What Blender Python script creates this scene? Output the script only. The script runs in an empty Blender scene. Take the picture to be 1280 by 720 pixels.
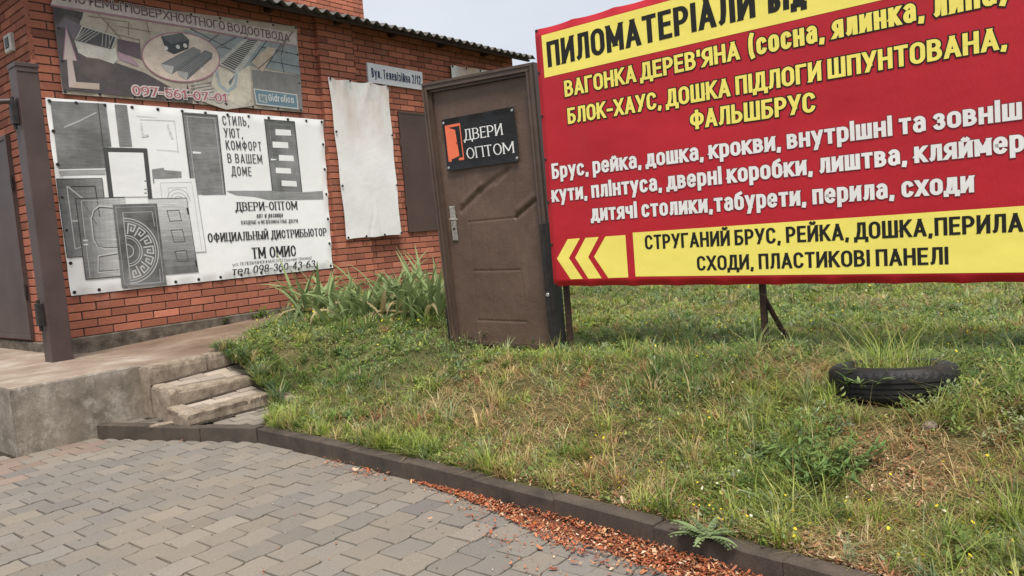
import bpy, bmesh, math, random
import numpy as np
from mathutils import Vector, Matrix

# ------------------------------------------------------------------ camera, sky, sun, exposure
sc = bpy.context.scene
COL = sc.collection
CAM_H = 1.22
PITCH, ROLL = math.radians(4.15), math.atan(0.08)
FPX = 924.0
_f = Vector((0, math.cos(PITCH), -math.sin(PITCH)))
_u0 = Vector((0, math.sin(PITCH), math.cos(PITCH)))
_r0 = Vector((1, 0, 0))
C_R = math.cos(ROLL) * _r0 - math.sin(ROLL) * _u0
C_U = math.sin(ROLL) * _r0 + math.cos(ROLL) * _u0
cam = bpy.data.cameras.new('camera')
cam_o = bpy.data.objects.new('camera', cam)
COL.objects.link(cam_o)
cam.sensor_width = 36.0
cam.lens = FPX / 1280.0 * 36.0
cam.clip_start, cam.clip_end = 0.05, 3000.0
M = Matrix.Identity(4)
for i in range(3):
    M[i][0], M[i][1], M[i][2] = C_R[i], C_U[i], -_f[i]
M[2][3] = CAM_H
cam_o.matrix_world = M
sc.camera = cam_o

SUN_EL, SUN_AZ = math.radians(63), math.radians(170)      # azimuth from +Y towards +X: high, a little right of the viewer's back
world = bpy.data.worlds.new('World')
sc.world = world
world.use_nodes = True
wn = world.node_tree
for n_ in list(wn.nodes):
    wn.nodes.remove(n_)
w_out = wn.nodes.new('ShaderNodeOutputWorld')
w_bg = wn.nodes.new('ShaderNodeBackground')
w_sky = wn.nodes.new('ShaderNodeTexSky')
w_sky.sky_type = 'NISHITA'
w_sky.sun_disc = False
w_sky.sun_elevation = SUN_EL
w_sky.sun_rotation = SUN_AZ
w_sky.air_density, w_sky.dust_density = 1.0, 2.5
w_tc = wn.nodes.new('ShaderNodeTexCoord')
w_map = wn.nodes.new('ShaderNodeMapping')
w_map.inputs['Scale'].default_value = (1.2, 1.2, 3.0)
w_noise = wn.nodes.new('ShaderNodeTexNoise')
w_noise.inputs['Scale'].default_value = 1.6
w_noise.inputs['Detail'].default_value = 5.0
w_ramp = wn.nodes.new('ShaderNodeValToRGB')
w_ramp.color_ramp.elements[0].position, w_ramp.color_ramp.elements[0].color = 0.3, (5.6, 6.0, 6.8, 1)
w_ramp.color_ramp.elements[1].position, w_ramp.color_ramp.elements[1].color = 0.72, (7.3, 7.55, 7.95, 1)
w_mix = wn.nodes.new('ShaderNodeMix')
w_mix.data_type = 'RGBA'
w_mix.inputs[0].default_value = 0.88                       # a closed, bright, faintly blue overcast
wn.links.new(w_tc.outputs['Generated'], w_map.inputs['Vector'])
wn.links.new(w_map.outputs[0], w_noise.inputs['Vector'])
wn.links.new(w_noise.outputs['Fac'], w_ramp.inputs[0])
wn.links.new(w_sky.outputs[0], w_mix.inputs[6])
wn.links.new(w_ramp.outputs[0], w_mix.inputs[7])
wn.links.new(w_mix.outputs[2], w_bg.inputs['Color'])
w_bg.inputs['Strength'].default_value = 0.0495
wn.links.new(w_bg.outputs[0], w_out.inputs['Surface'])

sun = bpy.data.lights.new('sun', 'SUN')
sun.energy = 2.0
sun.angle = math.radians(20)
sun.color = (1.0, 0.95, 0.87)
sun_o = bpy.data.objects.new('sun', sun)
COL.objects.link(sun_o)
sd = Vector((math.sin(SUN_AZ) * math.cos(SUN_EL), math.cos(SUN_AZ) * math.cos(SUN_EL), math.sin(SUN_EL)))
sun_o.rotation_euler = sd.to_track_quat('Z', 'Y').to_euler()

sc.view_settings.view_transform = 'Standard'
sc.view_settings.look = 'None'
sc.view_settings.exposure = 1.3
sc.view_settings.gamma = 1.0
sc.view_settings.use_curve_mapping = False
sc.cycles.max_bounces = 6
sc.cycles.transparent_max_bounces = 4

rng = np.random.default_rng(7)
random.seed(7)

# ------------------------------------------------------------------ frames of the place
AZ = math.radians(39.5)
WD = Vector((math.sin(AZ), math.cos(AZ), 0))               # along the shop front, away from the corner
WN = Vector((math.cos(AZ), -math.sin(AZ), 0))              # out of the shop front
UP = Vector((0, 0, 1))
P0 = Vector((-4.0699, 6.6837, 0))                          # foot of the shop's corner


def fw(s, z, o=0.0):
    """front wall: s along it, z up, o out of it"""
    return P0 + WD * s + WN * o + UP * z


def lw(t, z, o=0.0):
    """side wall: t from the corner backwards, o out of it"""
    return P0 - WN * t - WD * o + UP * z


def gp(s, o, z):
    return P0 + WD * s + WN * o + UP * z


def ray(px, py):
    return C_R * ((px - 640) / FPX) + C_U * (-(py - 360) / FPX) + _f


def wl(px, py):
    """a point measured on the photo, as (s, z) on the real wall plane"""
    q = ray(px, py)
    t = WN.dot(P0 - Vector((0, 0, CAM_H))) / WN.dot(q)
    X = q * t + Vector((0, 0, CAM_H)) - P0
    return (WD.dot(X), X.z)


BP = Vector((0.305, 5.19, 0))
BU = Vector((0.799, -0.602, 0)).normalized()
BN = Vector((BU.y, -BU.x, 0))                              # towards the viewer


def bd(px, py):
    q = ray(px, py)
    t = BN.dot(BP) / BN.dot(q)
    X = q * t + Vector((0, 0, CAM_H))
    return ((X - BP).dot(BU), X.z)


def bw(u, z, o=0.0):
    return BP + BU * u + BN * o + UP * z


def on_ground(px, py, z):
    q = ray(px, py)
    X = q * ((z - CAM_H) / q.z) + Vector((0, 0, CAM_H))
    return X


# ------------------------------------------------------------------ materials
def lin(r, g, b):
    def c(v):
        v /= 255.0
        return v / 12.92 if v <= 0.04045 else ((v + 0.055) / 1.055) ** 2.4
    return (c(r), c(g), c(b))


class NT:
    def __init__(self, name):
        self.m = bpy.data.materials.new(name)
        self.m.use_nodes = True
        self.t = self.m.node_tree
        self.b = self.t.nodes['Principled BSDF']
        self.tc = None

    def n(self, kind, **kw):
        nd = self.t.nodes.new('ShaderNode' + kind)
        for k, v in kw.items():
            setattr(nd, k, v)
        return nd

    def l(self, a, b):
        self.t.links.new(a, b)

    def coord(self, scale=(1, 1, 1), rot=(0, 0, 0)):
        if self.tc is None:
            self.tc = self.n('TexCoord')
        mp = self.n('Mapping')
        mp.inputs['Scale'].default_value = scale
        mp.inputs['Rotation'].default_value = rot
        self.l(self.tc.outputs['Object'], mp.inputs['Vector'])
        return mp.outputs[0]

    def noise(self, scale, detail=4, rough=0.6, sc3=(1, 1, 1), rot=(0, 0, 0)):
        nd = self.n('TexNoise')
        nd.inputs['Scale'].default_value = scale
        nd.inputs['Detail'].default_value = detail
        nd.inputs['Roughness'].default_value = rough
        self.l(self.coord(sc3, rot), nd.inputs['Vector'])
        return nd.outputs['Fac']

    def ramp(self, fac, stops):
        r = self.n('ValToRGB')
        e = r.color_ramp.elements
        while len(e) < len(stops):
            e.new(0.5)
        for i, (p, c) in enumerate(stops):
            e[i].position = p
            e[i].color = (c[0], c[1], c[2], 1) if hasattr(c, '__len__') else (c, c, c, 1)
        self.l(fac, r.inputs[0])
        return r.outputs[0]

    def mix(self, fac, a, b, mode='MIX'):
        x = self.n('Mix', data_type='RGBA', blend_type=mode)
        for i, v in ((0, fac), (6, a), (7, b)):
            if hasattr(v, 'links'):
                self.l(v, x.inputs[i])
            elif hasattr(v, '__len__'):
                x.inputs[i].default_value = (v[0], v[1], v[2], 1)
            else:
                x.inputs[i].default_value = v
        return x.outputs[2]

    def attr(self):
        a = self.n('Attribute', attribute_name='Col')
        return a.outputs['Color']

    def bump(self, h, strength=0.3, dist=0.01):
        bp = self.n('Bump')
        bp.inputs['Strength'].default_value = strength
        bp.inputs['Distance'].default_value = dist
        self.l(h, bp.inputs['Height'])
        self.l(bp.outputs[0], self.b.inputs['Normal'])

    def done(self, color, rough=0.8, spec=0.4, metal=0.0):
        if hasattr(color, 'links'):
            self.l(color, self.b.inputs['Base Color'])
        else:
            self.b.inputs['Base Color'].default_value = (*color, 1)
        if hasattr(rough, 'links'):
            self.l(rough, self.b.inputs['Roughness'])
        else:
            self.b.inputs['Roughness'].default_value = rough
        self.b.inputs['Specular IOR Level'].default_value = spec
        self.b.inputs['Metallic'].default_value = metal
        return self.m


MAT = {}


def build_materials():
    t = NT('brick')                                        # face colour comes per brick, dirt and efflorescence on top
    c = t.attr()
    n1 = t.noise(60, 5, 0.7)
    n2 = t.noise(1.3, 4, 0.65)
    c = t.mix(1.0, c, t.ramp(n1, [(0.25, 0.72), (0.75, 1.18)]), 'MULTIPLY')
    c = t.mix(t.ramp(n2, [(0.45, 0.0), (0.8, 0.55)]), c, (0.20, 0.085, 0.06))
    n3 = t.noise(4.5, 6, 0.75)
    c = t.mix(t.ramp(n3, [(0.56, 0.0), (0.78, 0.38)]), c, (0.44, 0.30, 0.235))
    t.bump(n1, 0.35, 0.004)
    MAT['brick'] = t.done(c, 0.85, 0.25)

    t = NT('mortar')
    MAT['mortar'] = t.done(t.ramp(t.noise(35, 4), [(0.3, (0.035, 0.028, 0.024)), (0.7, (0.09, 0.075, 0.065))]), 0.95, 0.1)

    t = NT('plinth_concrete')
    n1, n2 = t.noise(9, 6, 0.7), t.noise(70, 4, 0.6)
    c = t.ramp(n1, [(0.3, (0.055, 0.043, 0.034)), (0.5, (0.12, 0.098, 0.078)), (0.75, (0.23, 0.195, 0.16))])
    t.bump(t.mix(0.5, n1, n2), 0.7, 0.02)
    MAT['plinth'] = t.done(c, 0.95, 0.15)

    t = NT('platform_concrete')
    n1, n2, n3 = t.noise(2.6, 6, 0.72), t.noise(90, 3, 0.6), t.noise(1.1, 3, 0.5, (1, 1, 0.25))
    c = t.ramp(n1, [(0.28, (0.11, 0.089, 0.070)), (0.5, (0.22, 0.187, 0.152)), (0.72, (0.35, 0.31, 0.262))])
    c = t.mix(t.ramp(n3, [(0.5, 0.0), (0.72, 0.6)]), c, (0.20, 0.12, 0.075))
    c = t.mix(0.5, c, t.ramp(n2, [(0.3, 0.78), (0.7, 1.12)]), 'MULTIPLY')
    n4 = t.noise(7.5, 8, 0.75)
    c = t.mix(t.ramp(n4, [(0.5, 0.0), (0.68, 0.75)]), c, (0.43, 0.39, 0.335))
    n5 = t.noise(11, 4, 0.7, (1, 1, 0.12))
    c = t.mix(t.ramp(n5, [(0.55, 0.0), (0.75, 0.6)]), c, (0.085, 0.07, 0.055))
    v = t.n('TexVoronoi')
    v.inputs['Scale'].default_value = 140
    t.l(t.coord(), v.inputs['Vector'])
    c = t.mix(0.35, c, t.ramp(v.outputs['Color'], [(0.1, 0.6), (0.9, 1.3)]), 'MULTIPLY')
    t.bump(t.mix(0.4, n2, n1), 0.35, 0.008)
    MAT['platform'] = t.done(c, 0.92, 0.2)

    t = NT('platform_top_dust')
    n1, n2, n3 = t.noise(1.7, 6, 0.7), t.noise(80, 3, 0.6), t.noise(5, 5, 0.7)
    c = t.ramp(n1, [(0.30, (0.12, 0.076, 0.052)), (0.52, (0.19, 0.133, 0.096)), (0.74, (0.31, 0.248, 0.195))])
    c = t.mix(t.ramp(n3, [(0.55, 0.0), (0.75, 0.5)]), c, (0.19, 0.10, 0.065))
    c = t.mix(0.6, c, t.ramp(n2, [(0.3, 0.8), (0.7, 1.15)]), 'MULTIPLY')
    c = t.mix(1.0, c, t.attr(), 'MULTIPLY')
    t.bump(n2, 0.3, 0.006)
    MAT['platform_top'] = t.done(c, 0.95, 0.15)

    t = NT('old_kerb_concrete')
    n1, n2 = t.noise(14, 6, 0.72), t.noise(120, 3, 0.6)
    c = t.ramp(n1, [(0.28, (0.16, 0.122, 0.092)), (0.48, (0.275, 0.22, 0.167)), (0.72, (0.39, 0.325, 0.255))])
    c = t.mix(0.6, c, t.ramp(n2, [(0.3, 0.75), (0.7, 1.15)]), 'MULTIPLY')
    v = t.n('TexVoronoi')
    v.inputs['Scale'].default_value = 160
    t.l(t.coord(), v.inputs['Vector'])
    c = t.mix(0.45, c, t.ramp(v.outputs['Color'], [(0.1, 0.7), (0.9, 1.2)]), 'MULTIPLY')
    n3 = t.noise(4, 6, 0.75, (1, 1, .4))
    c = t.mix(t.ramp(n3, [(0.54, 0.0), (0.72, 0.6)]), c, (0.09, 0.066, 0.048))
    t.bump(t.mix(0.5, n1, v.outputs['Distance']), 0.5, 0.008)
    MAT['old_kerb'] = t.done(c, 0.95, 0.15)

    t = NT('dark_kerb_concrete')
    n1, n2 = t.noise(6, 6, 0.7), t.noise(130, 3, 0.6)
    c = t.mix(t.ramp(n1, [(0.3, 0.0), (0.75, 1.0)]), t.attr(), (0.115, 0.088, 0.068))
    c = t.mix(0.6, c, t.ramp(n2, [(0.3, 0.72), (0.7, 1.2)]), 'MULTIPLY')
    t.bump(n2, 0.35, 0.004)
    MAT['kerb'] = t.done(c, 0.9, 0.25)

    t = NT('paver_concrete')
    n1, n2, n3 = t.noise(150, 4, 0.7), t.noise(1.0, 5, 0.65), t.noise(22, 5, 0.7)
    c = t.mix(0.75, t.attr(), t.ramp(n1, [(0.28, 0.68), (0.72, 1.22)]), 'MULTIPLY')
    c = t.mix(t.ramp(n2, [(0.48, 0.0), (0.75, 0.45)]), c, (0.27, 0.213, 0.153))
    c = t.mix(t.ramp(n3, [(0.62, 0.0), (0.8, 0.55)]), c, (0.12, 0.10, 0.085))
    t.bump(n1, 0.3, 0.004)
    MAT['paver'] = t.done(c, 0.9, 0.25)

    t = NT('joint_sand')
    n1 = t.noise(50, 4)
    t.bump(n1, 0.5, 0.01)
    MAT['sand'] = t.done(t.ramp(n1, [(0.3, (0.022, 0.018, 0.014)), (0.7, (0.07, 0.054, 0.040))]), 0.97, 0.1)

    t = NT('lawn_soil')
    n1, n2 = t.noise(3, 6, 0.7), t.noise(45, 5, 0.7)
    c = t.ramp(n1, [(0.3, (0.075, 0.078, 0.030)), (0.55, (0.125, 0.115, 0.050)), (0.75, (0.24, 0.17, 0.092))])
    c = t.mix(0.7, c, t.ramp(n2, [(0.3, 0.6), (0.7, 1.3)]), 'MULTIPLY')
    t.bump(n2, 0.8, 0.03)
    MAT['soil'] = t.done(c, 0.97, 0.1)

    for nm, rough in (('grass', 0.55), ('leaf', 0.5)):
        t = NT(nm)
        c = t.attr()
        t.done(c, rough, 0.3)
        tr = t.n('BsdfTranslucent')
        t.l(c, tr.inputs['Color'])
        mx = t.n('MixShader')
        mx.inputs[0].default_value = 0.36
        t.l(t.b.outputs[0], mx.inputs[1])
        t.l(tr.outputs[0], mx.inputs[2])
        t.l(mx.outputs[0], t.t.nodes['Material Output'].inputs['Surface'])
        MAT[nm] = t.m

    t = NT('chips')
    MAT['chips'] = t.done(t.attr(), 0.8, 0.25)

    t = NT('brown_paint')
    n1, n2 = t.noise(3, 5, 0.6), t.noise(40, 4, 0.7)
    c = t.ramp(n1, [(0.3, (0.052, 0.033, 0.030)), (0.7, (0.082, 0.054, 0.050))])
    c = t.mix(t.ramp(n2, [(0.62, 0.0), (0.78, 0.35)]), c, (0.16, 0.105, 0.085))
    t.bump(n1, 0.12, 0.01)
    MAT['brown_paint'] = t.done(c, 0.5, 0.45)

    t = NT('shutter_paint')
    n1 = t.noise(2, 5, 0.6)
    c = t.ramp(n1, [(0.3, (0.052, 0.030, 0.024)), (0.7, (0.078, 0.046, 0.036))])
    MAT['shutter'] = t.done(c, 0.5, 0.4)

    t = NT('door_leatherette')                             # stamped leather pattern of the painted steel skin
    v = t.n('TexVoronoi', feature='SMOOTH_F1')
    v.inputs['Scale'].default_value = 95
    t.l(t.coord((1, 1, 0.8)), v.inputs['Vector'])
    n1, n2, n3 = t.noise(2.2, 6, 0.7), t.noise(55, 5, 0.7), t.noise(7, 5, 0.7, (1, 1, 0.3))
    c = t.ramp(n1, [(0.3, (0.088, 0.054, 0.039)), (0.7, (0.130, 0.083, 0.060))])
    c = t.mix(t.ramp(n3, [(0.52, 0.0), (0.78, 0.6)]), c, (0.175, 0.125, 0.094))
    c = t.mix(0.5, c, t.ramp(n2, [(0.3, 0.8), (0.7, 1.15)]), 'MULTIPLY')
    t.bump(t.mix(0.35, v.outputs['Distance'], n2), 0.45, 0.004)
    MAT['door_skin'] = t.done(c, 0.52, 0.4)

    t = NT('door_frame_paint')
    n1 = t.noise(5, 5, 0.65)
    c = t.ramp(n1, [(0.3, (0.068, 0.045, 0.034)), (0.7, (0.105, 0.072, 0.055))])
    MAT['door_frame'] = t.done(c, 0.42, 0.45)

    t = NT('black_steel')
    n1 = t.noise(18, 5, 0.7)
    c = t.ramp(n1, [(0.35, (0.012, 0.011, 0.011)), (0.72, (0.035, 0.028, 0.025))])
    MAT['black_steel'] = t.done(c, 0.55, 0.4)

    t = NT('rusty_steel')
    n1 = t.noise(25, 5, 0.7)
    c = t.ramp(n1, [(0.35, (0.020, 0.013, 0.010)), (0.7, (0.060, 0.030, 0.020))])
    MAT['rusty'] = t.done(c, 0.7, 0.35)

    t = NT('worn_chrome')
    n1 = t.noise(60, 4, 0.6)
    MAT['chrome'] = t.done(t.ramp(n1, [(0.3, (0.30, 0.27, 0.23)), (0.7, (0.62, 0.58, 0.52))]), 0.35, 0.5, 0.8)

    t = NT('grommet_steel')
    MAT['grommet'] = t.done((0.035, 0.032, 0.032), 0.5, 0.4, 0.4)

    t = NT('screw_zinc')
    MAT['zinc'] = t.done((0.45, 0.45, 0.44), 0.4, 0.5, 0.6)

    t = NT('print')                                        # ink on vinyl: colour per printed shape, faint grain and grime
    n1, n2 = t.noise(4, 5, 0.65), t.noise(260, 3, 0.7)
    c = t.mix(0.35, t.attr(), t.ramp(n2, [(0.3, 0.8), (0.7, 1.12)]), 'MULTIPLY')
    c = t.mix(0.35, c, t.ramp(n1, [(0.3, 0.86), (0.7, 1.06)]), 'MULTIPLY')
    t.bump(t.noise(1.4, 3, 0.5, (1, 1, 2.2), (0, .5, 0)), 0.5, 0.02)
    MAT['print'] = t.done(c, 0.55, 0.3)

    t = NT('print_grain')                                  # black-and-white halftone pictures of wood doors
    n1 = t.noise(5, 6, 0.75, (1, 1, 14))
    n2 = t.noise(230, 3, 0.8)
    n3 = t.noise(2.4, 4, 0.6)
    c = t.mix(0.85, t.attr(), t.ramp(n1, [(0.3, 0.62), (0.7, 1.55)]), 'MULTIPLY')
    c = t.mix(0.8, c, t.ramp(n2, [(0.3, 0.55), (0.72, 1.5)]), 'MULTIPLY')
    c = t.mix(t.ramp(n3, [(0.42, 0.0), (0.75, 0.5)]), c, (0.46, 0.46, 0.46))
    MAT['print_grain'] = t.done(c, 0.55, 0.3)

    t = NT('print_photo')                                  # faded colour photo print, gravelly
    n1, n2, n3 = t.noise(9, 6, 0.75), t.noise(150, 4, 0.8), t.noise(2.2, 4, 0.6)
    c = t.mix(0.7, t.attr(), t.ramp(n1, [(0.3, 0.85), (0.7, 1.55)]), 'MULTIPLY')
    c = t.mix(0.7, c, t.ramp(n2, [(0.3, 0.75), (0.7, 1.45)]), 'MULTIPLY')
    c = t.mix(t.ramp(n3, [(0.5, 0.0), (0.75, 0.3)]), c, (0.30, 0.235, 0.19))
    MAT['print_photo'] = t.done(c, 0.5, 0.35)

    t = NT('white_vinyl')
    n1, n2 = t.noise(1.6, 5, 0.6), t.noise(14, 4, 0.6)
    c = t.ramp(n1, [(0.3, (0.76, 0.755, 0.74)), (0.7, (0.85, 0.85, 0.845))])
    t.bump(n1, 0.25, 0.03)
    MAT['white_vinyl'] = t.done(c, 0.45, 0.4)

    t = NT('blank_vinyl')                                  # weathered, rust washed down from its top edge
    n1, n2 = t.noise(1.2, 5, 0.6), t.noise(2.2, 6, 0.65, (1, 1, 0.35))
    c = t.ramp(n1, [(0.3, (0.64, 0.63, 0.61)), (0.7, (0.78, 0.77, 0.76))])
    g = t.n('SeparateXYZ')
    t.l(t.tc.outputs['Object'], g.inputs[0])
    hi = t.n('MapRange')
    hi.inputs['From Min'].default_value, hi.inputs['From Max'].default_value = 2.3, 3.15
    t.l(g.outputs['Z'], hi.inputs['Value'])
    st = t.mix(1.0, t.ramp(n2, [(0.42, 0.0), (0.62, 1.0)]), hi.outputs[0], 'MULTIPLY')
    c = t.mix(t.mix(1.0, st, (0.8, 0.8, 0.8), 'MULTIPLY'), c, (0.50, 0.35, 0.27))
    t.bump(t.noise(5, 4, 0.6), 0.3, 0.02)
    MAT['blank_vinyl'] = t.done(c, 0.5, 0.35)

    t = NT('red_vinyl')
    n1, n2 = t.noise(2.2, 4, 0.6), t.noise(170, 2, 0.6, (1, 1, 0.15))
    c = t.ramp(n1, [(0.3, (0.40, 0.010, 0.020)), (0.7, (0.48, 0.015, 0.026))])
    n3, n4 = t.noise(1.4, 3, 0.5, (1, 1, 2.2), (0, .5, 0)), t.noise(3.0, 5, 0.7, (1, 1, .3))
    c = t.mix(t.ramp(n4, [(0.55, 0.0), (0.8, 0.25)]), c, (0.30, 0.035, 0.035))
    t.bump(t.mix(0.12, n3, n2), 0.5, 0.02)
    MAT['red_vinyl'] = t.done(c, 0.42, 0.35)

    t = NT('black_vinyl')
    n1 = t.noise(6, 4, 0.6)
    t.bump(n1, 0.5, 0.02)
    MAT['black_vinyl'] = t.done((0.010, 0.010, 0.011), 0.38, 0.4)

    t = NT('sign_white_enamel')
    MAT['enamel'] = t.done(t.ramp(t.noise(6, 4), [(0.3, (0.66, 0.66, 0.68)), (0.7, (0.78, 0.78, 0.80))]), 0.4, 0.4)

    t = NT('slate_roof')
    n1, n2 = t.noise(4, 6, 0.7), t.noise(60, 4, 0.7)
    c = t.ramp(n1, [(0.3, (0.075, 0.068, 0.062)), (0.7, (0.17, 0.158, 0.148))])
    c = t.mix(0.5, c, t.ramp(n2, [(0.3, 0.75), (0.7, 1.2)]), 'MULTIPLY')
    MAT['slate'] = t.done(c, 0.95, 0.15)

    t = NT('tyre_rubber')
    n1, n2 = t.noise(8, 5, 0.7), t.noise(90, 4, 0.7)
    c = t.ramp(n1, [(0.35, (0.008, 0.008, 0.0085)), (0.7, (0.020, 0.019, 0.019))])
    c = t.mix(t.ramp(n2, [(0.58, 0.0), (0.8, 0.35)]), c, (0.085, 0.072, 0.058))
    MAT['rubber'] = t.done(c, 0.6, 0.35)

    t = NT('white_plastic')
    MAT['plastic'] = t.done(t.ramp(t.noise(12, 3), [(0.3, (0.5, 0.47, 0.42)), (0.7, (0.66, 0.63, 0.57))]), 0.5, 0.4)
    t = NT('dark_plastic')
    MAT['dark_plastic'] = t.done((0.03, 0.028, 0.028), 0.4, 0.4)

    t = NT('rough_stone')
    n1 = t.noise(18, 6, 0.75)
    t.bump(n1, 0.8, 0.03)
    MAT['stone'] = t.done(t.ramp(n1, [(0.3, (0.06, 0.05, 0.042)), (0.7, (0.24, 0.205, 0.17))]), 0.95, 0.15)


build_materials()


# ------------------------------------------------------------------ mesh building
class MB:
    """collects faces (each with a material slot and a colour) and links them as one mesh object"""

    def __init__(self):
        self.v, self.f, self.mi, self.c, self.mats, self.smooth = [], [], [], [], [], []

    def slot(self, m):
        if m not in self.mats:
            self.mats.append(m)
        return self.mats.index(m)

    def face(self, pts, m, col=(1, 1, 1), smooth=False):
        i0 = len(self.v)
        self.v.extend([tuple(p) for p in pts])
        self.f.append(tuple(range(i0, i0 + len(pts))))
        self.mi.append(self.slot(m))
        self.c.append(col)
        self.smooth.append(smooth)

    def shared(self, pts, faces, m, col=(1, 1, 1), smooth=False):
        i0 = len(self.v)
        self.v.extend([tuple(p) for p in pts])
        k = self.slot(m)
        for f in faces:
            self.f.append(tuple(i0 + a for a in f))
            self.mi.append(k)
            self.c.append(col)
            self.smooth.append(smooth)

    def box(self, F, a, b, m, col=(1, 1, 1), bev=0.0, skip_back=False):
        """box between a=(u,v,w) and b in the frame F(u,v,w); bev chamfers the edges of its front (max w) face"""
        (u0, v0, w0), (u1, v1, w1) = a, b
        if bev > 0:
            e = bev
            p = [(u0, v0, w0), (u1, v0, w0), (u1, v1, w0), (u0, v1, w0),
                 (u0, v0, w1 - e), (u1, v0, w1 - e), (u1, v1, w1 - e), (u0, v1, w1 - e),
                 (u0 + e, v0 + e, w1), (u1 - e, v0 + e, w1), (u1 - e, v1 - e, w1), (u0 + e, v1 - e, w1)]
            fs = [(8, 9, 10, 11), (4, 5, 9, 8), (5, 6, 10, 9), (6, 7, 11, 10), (7, 4, 8, 11),
                  (0, 1, 5, 4), (1, 2, 6, 5), (2, 3, 7, 6), (3, 0, 4, 7)]
        else:
            p = [(u0, v0, w0), (u1, v0, w0), (u1, v1, w0), (u0, v1, w0),
                 (u0, v0, w1), (u1, v0, w1), (u1, v1, w1), (u0, v1, w1)]
            fs = [(4, 5, 6, 7), (0, 1, 5, 4), (1, 2, 6, 5), (2, 3, 7, 6), (3, 0, 4, 7)]
        if not skip_back:
            fs.append((3, 2, 1, 0))
        self.shared([F(*q) for q in p], fs, m, col)

    def tube(self, pts, radii, m, n=8, col=(1, 1, 1), cap=True, smooth=True):
        pts = [Vector(p) for p in pts]
        if not hasattr(radii, '__len__'):
            radii = [radii] * len(pts)
        rings, vs, fs = [], [], []
        ref = Vector((0.31, 0.17, 0.93)).normalized()
        for i, p in enumerate(pts):
            d = (pts[min(i + 1, len(pts) - 1)] - pts[max(i - 1, 0)]).normalized()
            if abs(d.dot(ref)) > 0.95:
                ref = Vector((0.9, 0.3, 0.1)).normalized()
            x = d.cross(ref).normalized()
            y = d.cross(x)
            for k in range(n):
                a = 2 * math.pi * k / n
                vs.append(p + (x * math.cos(a) + y * math.sin(a)) * radii[i])
        for i in range(len(pts) - 1):
            for k in range(n):
                a, b = i * n + k, i * n + (k + 1) % n
                fs.append((a, b, b + n, a + n))
        self.shared(vs, fs, m, col, smooth)
        if cap:
            self.face(vs[:n][::-1], m, col)
            self.face(vs[-n:], m, col)

    def disc(self, F, u, v, w, r, m, col=(1, 1, 1), n=12, h=0.0):
        ring = [F(u + r * math.cos(2 * math.pi * k / n), v + r * math.sin(2 * math.pi * k / n), w + h) for k in range(n)]
        self.face(ring, m, col)
        if h > 0:
            low = [F(u + r * 1.25 * math.cos(2 * math.pi * k / n), v + r * 1.25 * math.sin(2 * math.pi * k / n), w) for k in range(n)]
            self.shared(low + ring, [(k, (k + 1) % n, n + (k + 1) % n, n + k) for k in range(n)], m, col)

    def build(self, name, parent=None, weld=False):
        me = bpy.data.meshes.new(name)
        me.from_pydata(self.v, [], self.f)
        for m in self.mats:
            me.materials.append(MAT[m])
        me.polygons.foreach_set('material_index', self.mi)
        me.polygons.foreach_set('use_smooth', self.smooth)
        at = me.color_attributes.new('Col', 'FLOAT_COLOR', 'CORNER')
        arr = np.ones((len(me.loops), 4), np.float32)
        k = 0
        for f, c in zip(self.f, self.c):
            arr[k:k + len(f), :3] = c
            k += len(f)
        at.data.foreach_set('color', arr.ravel())
        me.update()
        o = bpy.data.objects.new(name, me)
        COL.objects.link(o)
        if parent:
            o.parent = parent
            o.matrix_parent_inverse = Matrix.Translation(-Vector(parent.location))
        return o


def empty(name, label, cat, loc, group=None):
    o = bpy.data.objects.new(name, None)
    o.empty_display_size = 0.2
    COL.objects.link(o)
    o.location = loc
    return tag(o, label, cat, group)


def tag(o, label, cat, group=None):
    o['label'], o['category'] = label, cat
    if group:
        o['group'] = group
    return o


def structure(o, label=None):
    o['kind'] = 'structure'
    if label:
        o['label'] = label
    return o


def stuff(o, label, cat):
    o['kind'] = 'stuff'
    return tag(o, label, cat)


def np_mesh(name, verts, faces_flat, counts, cols, mat, smooth=False):
    me = bpy.data.meshes.new(name)
    me.vertices.add(len(verts))
    me.vertices.foreach_set('co', np.asarray(verts, np.float32).ravel())
    me.loops.add(len(faces_flat))
    me.loops.foreach_set('vertex_index', np.asarray(faces_flat, np.int32))
    me.polygons.add(len(counts))
    st = np.concatenate([[0], np.cumsum(counts)[:-1]]).astype(np.int32)
    me.polygons.foreach_set('loop_start', st)
    me.polygons.foreach_set('loop_total', np.asarray(counts, np.int32))
    at = me.color_attributes.new('Col', 'FLOAT_COLOR', 'POINT')
    a = np.ones((len(verts), 4), np.float32)
    a[:, :3] = cols
    at.data.foreach_set('color', a.ravel())
    me.materials.append(MAT[mat])
    me.update(calc_edges=True)
    me.validate()
    o = bpy.data.objects.new(name, me)
    COL.objects.link(o)
    return o


# ------------------------------------------------------------------ value noise
_perm = np.random.default_rng(3).random((256, 256))


def vnoise(x, y, f=1.0, seed=0):
    x = np.asarray(x, float) * f + seed * 17.31 + 500
    y = np.asarray(y, float) * f + seed * 9.77 + 500
    i, j = np.floor(x).astype(int), np.floor(y).astype(int)
    a, b = x - i, y - j
    a, b = a * a * (3 - 2 * a), b * b * (3 - 2 * b)
    g = lambda p, q: _perm[p % 256, q % 256]
    return (g(i, j) * (1 - a) + g(i + 1, j) * a) * (1 - b) + (g(i, j + 1) * (1 - a) + g(i + 1, j + 1) * a) * b


def fbm(x, y, f=1.0, seed=0):
    return 0.55 * vnoise(x, y, f, seed) + 0.3 * vnoise(x, y, f * 2.1, seed + 1) + 0.15 * vnoise(x, y, f * 4.3, seed + 2)


def sstep(x):
    x = np.clip(x, 0, 1)
    return x * x * (3 - 2 * x)


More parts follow.
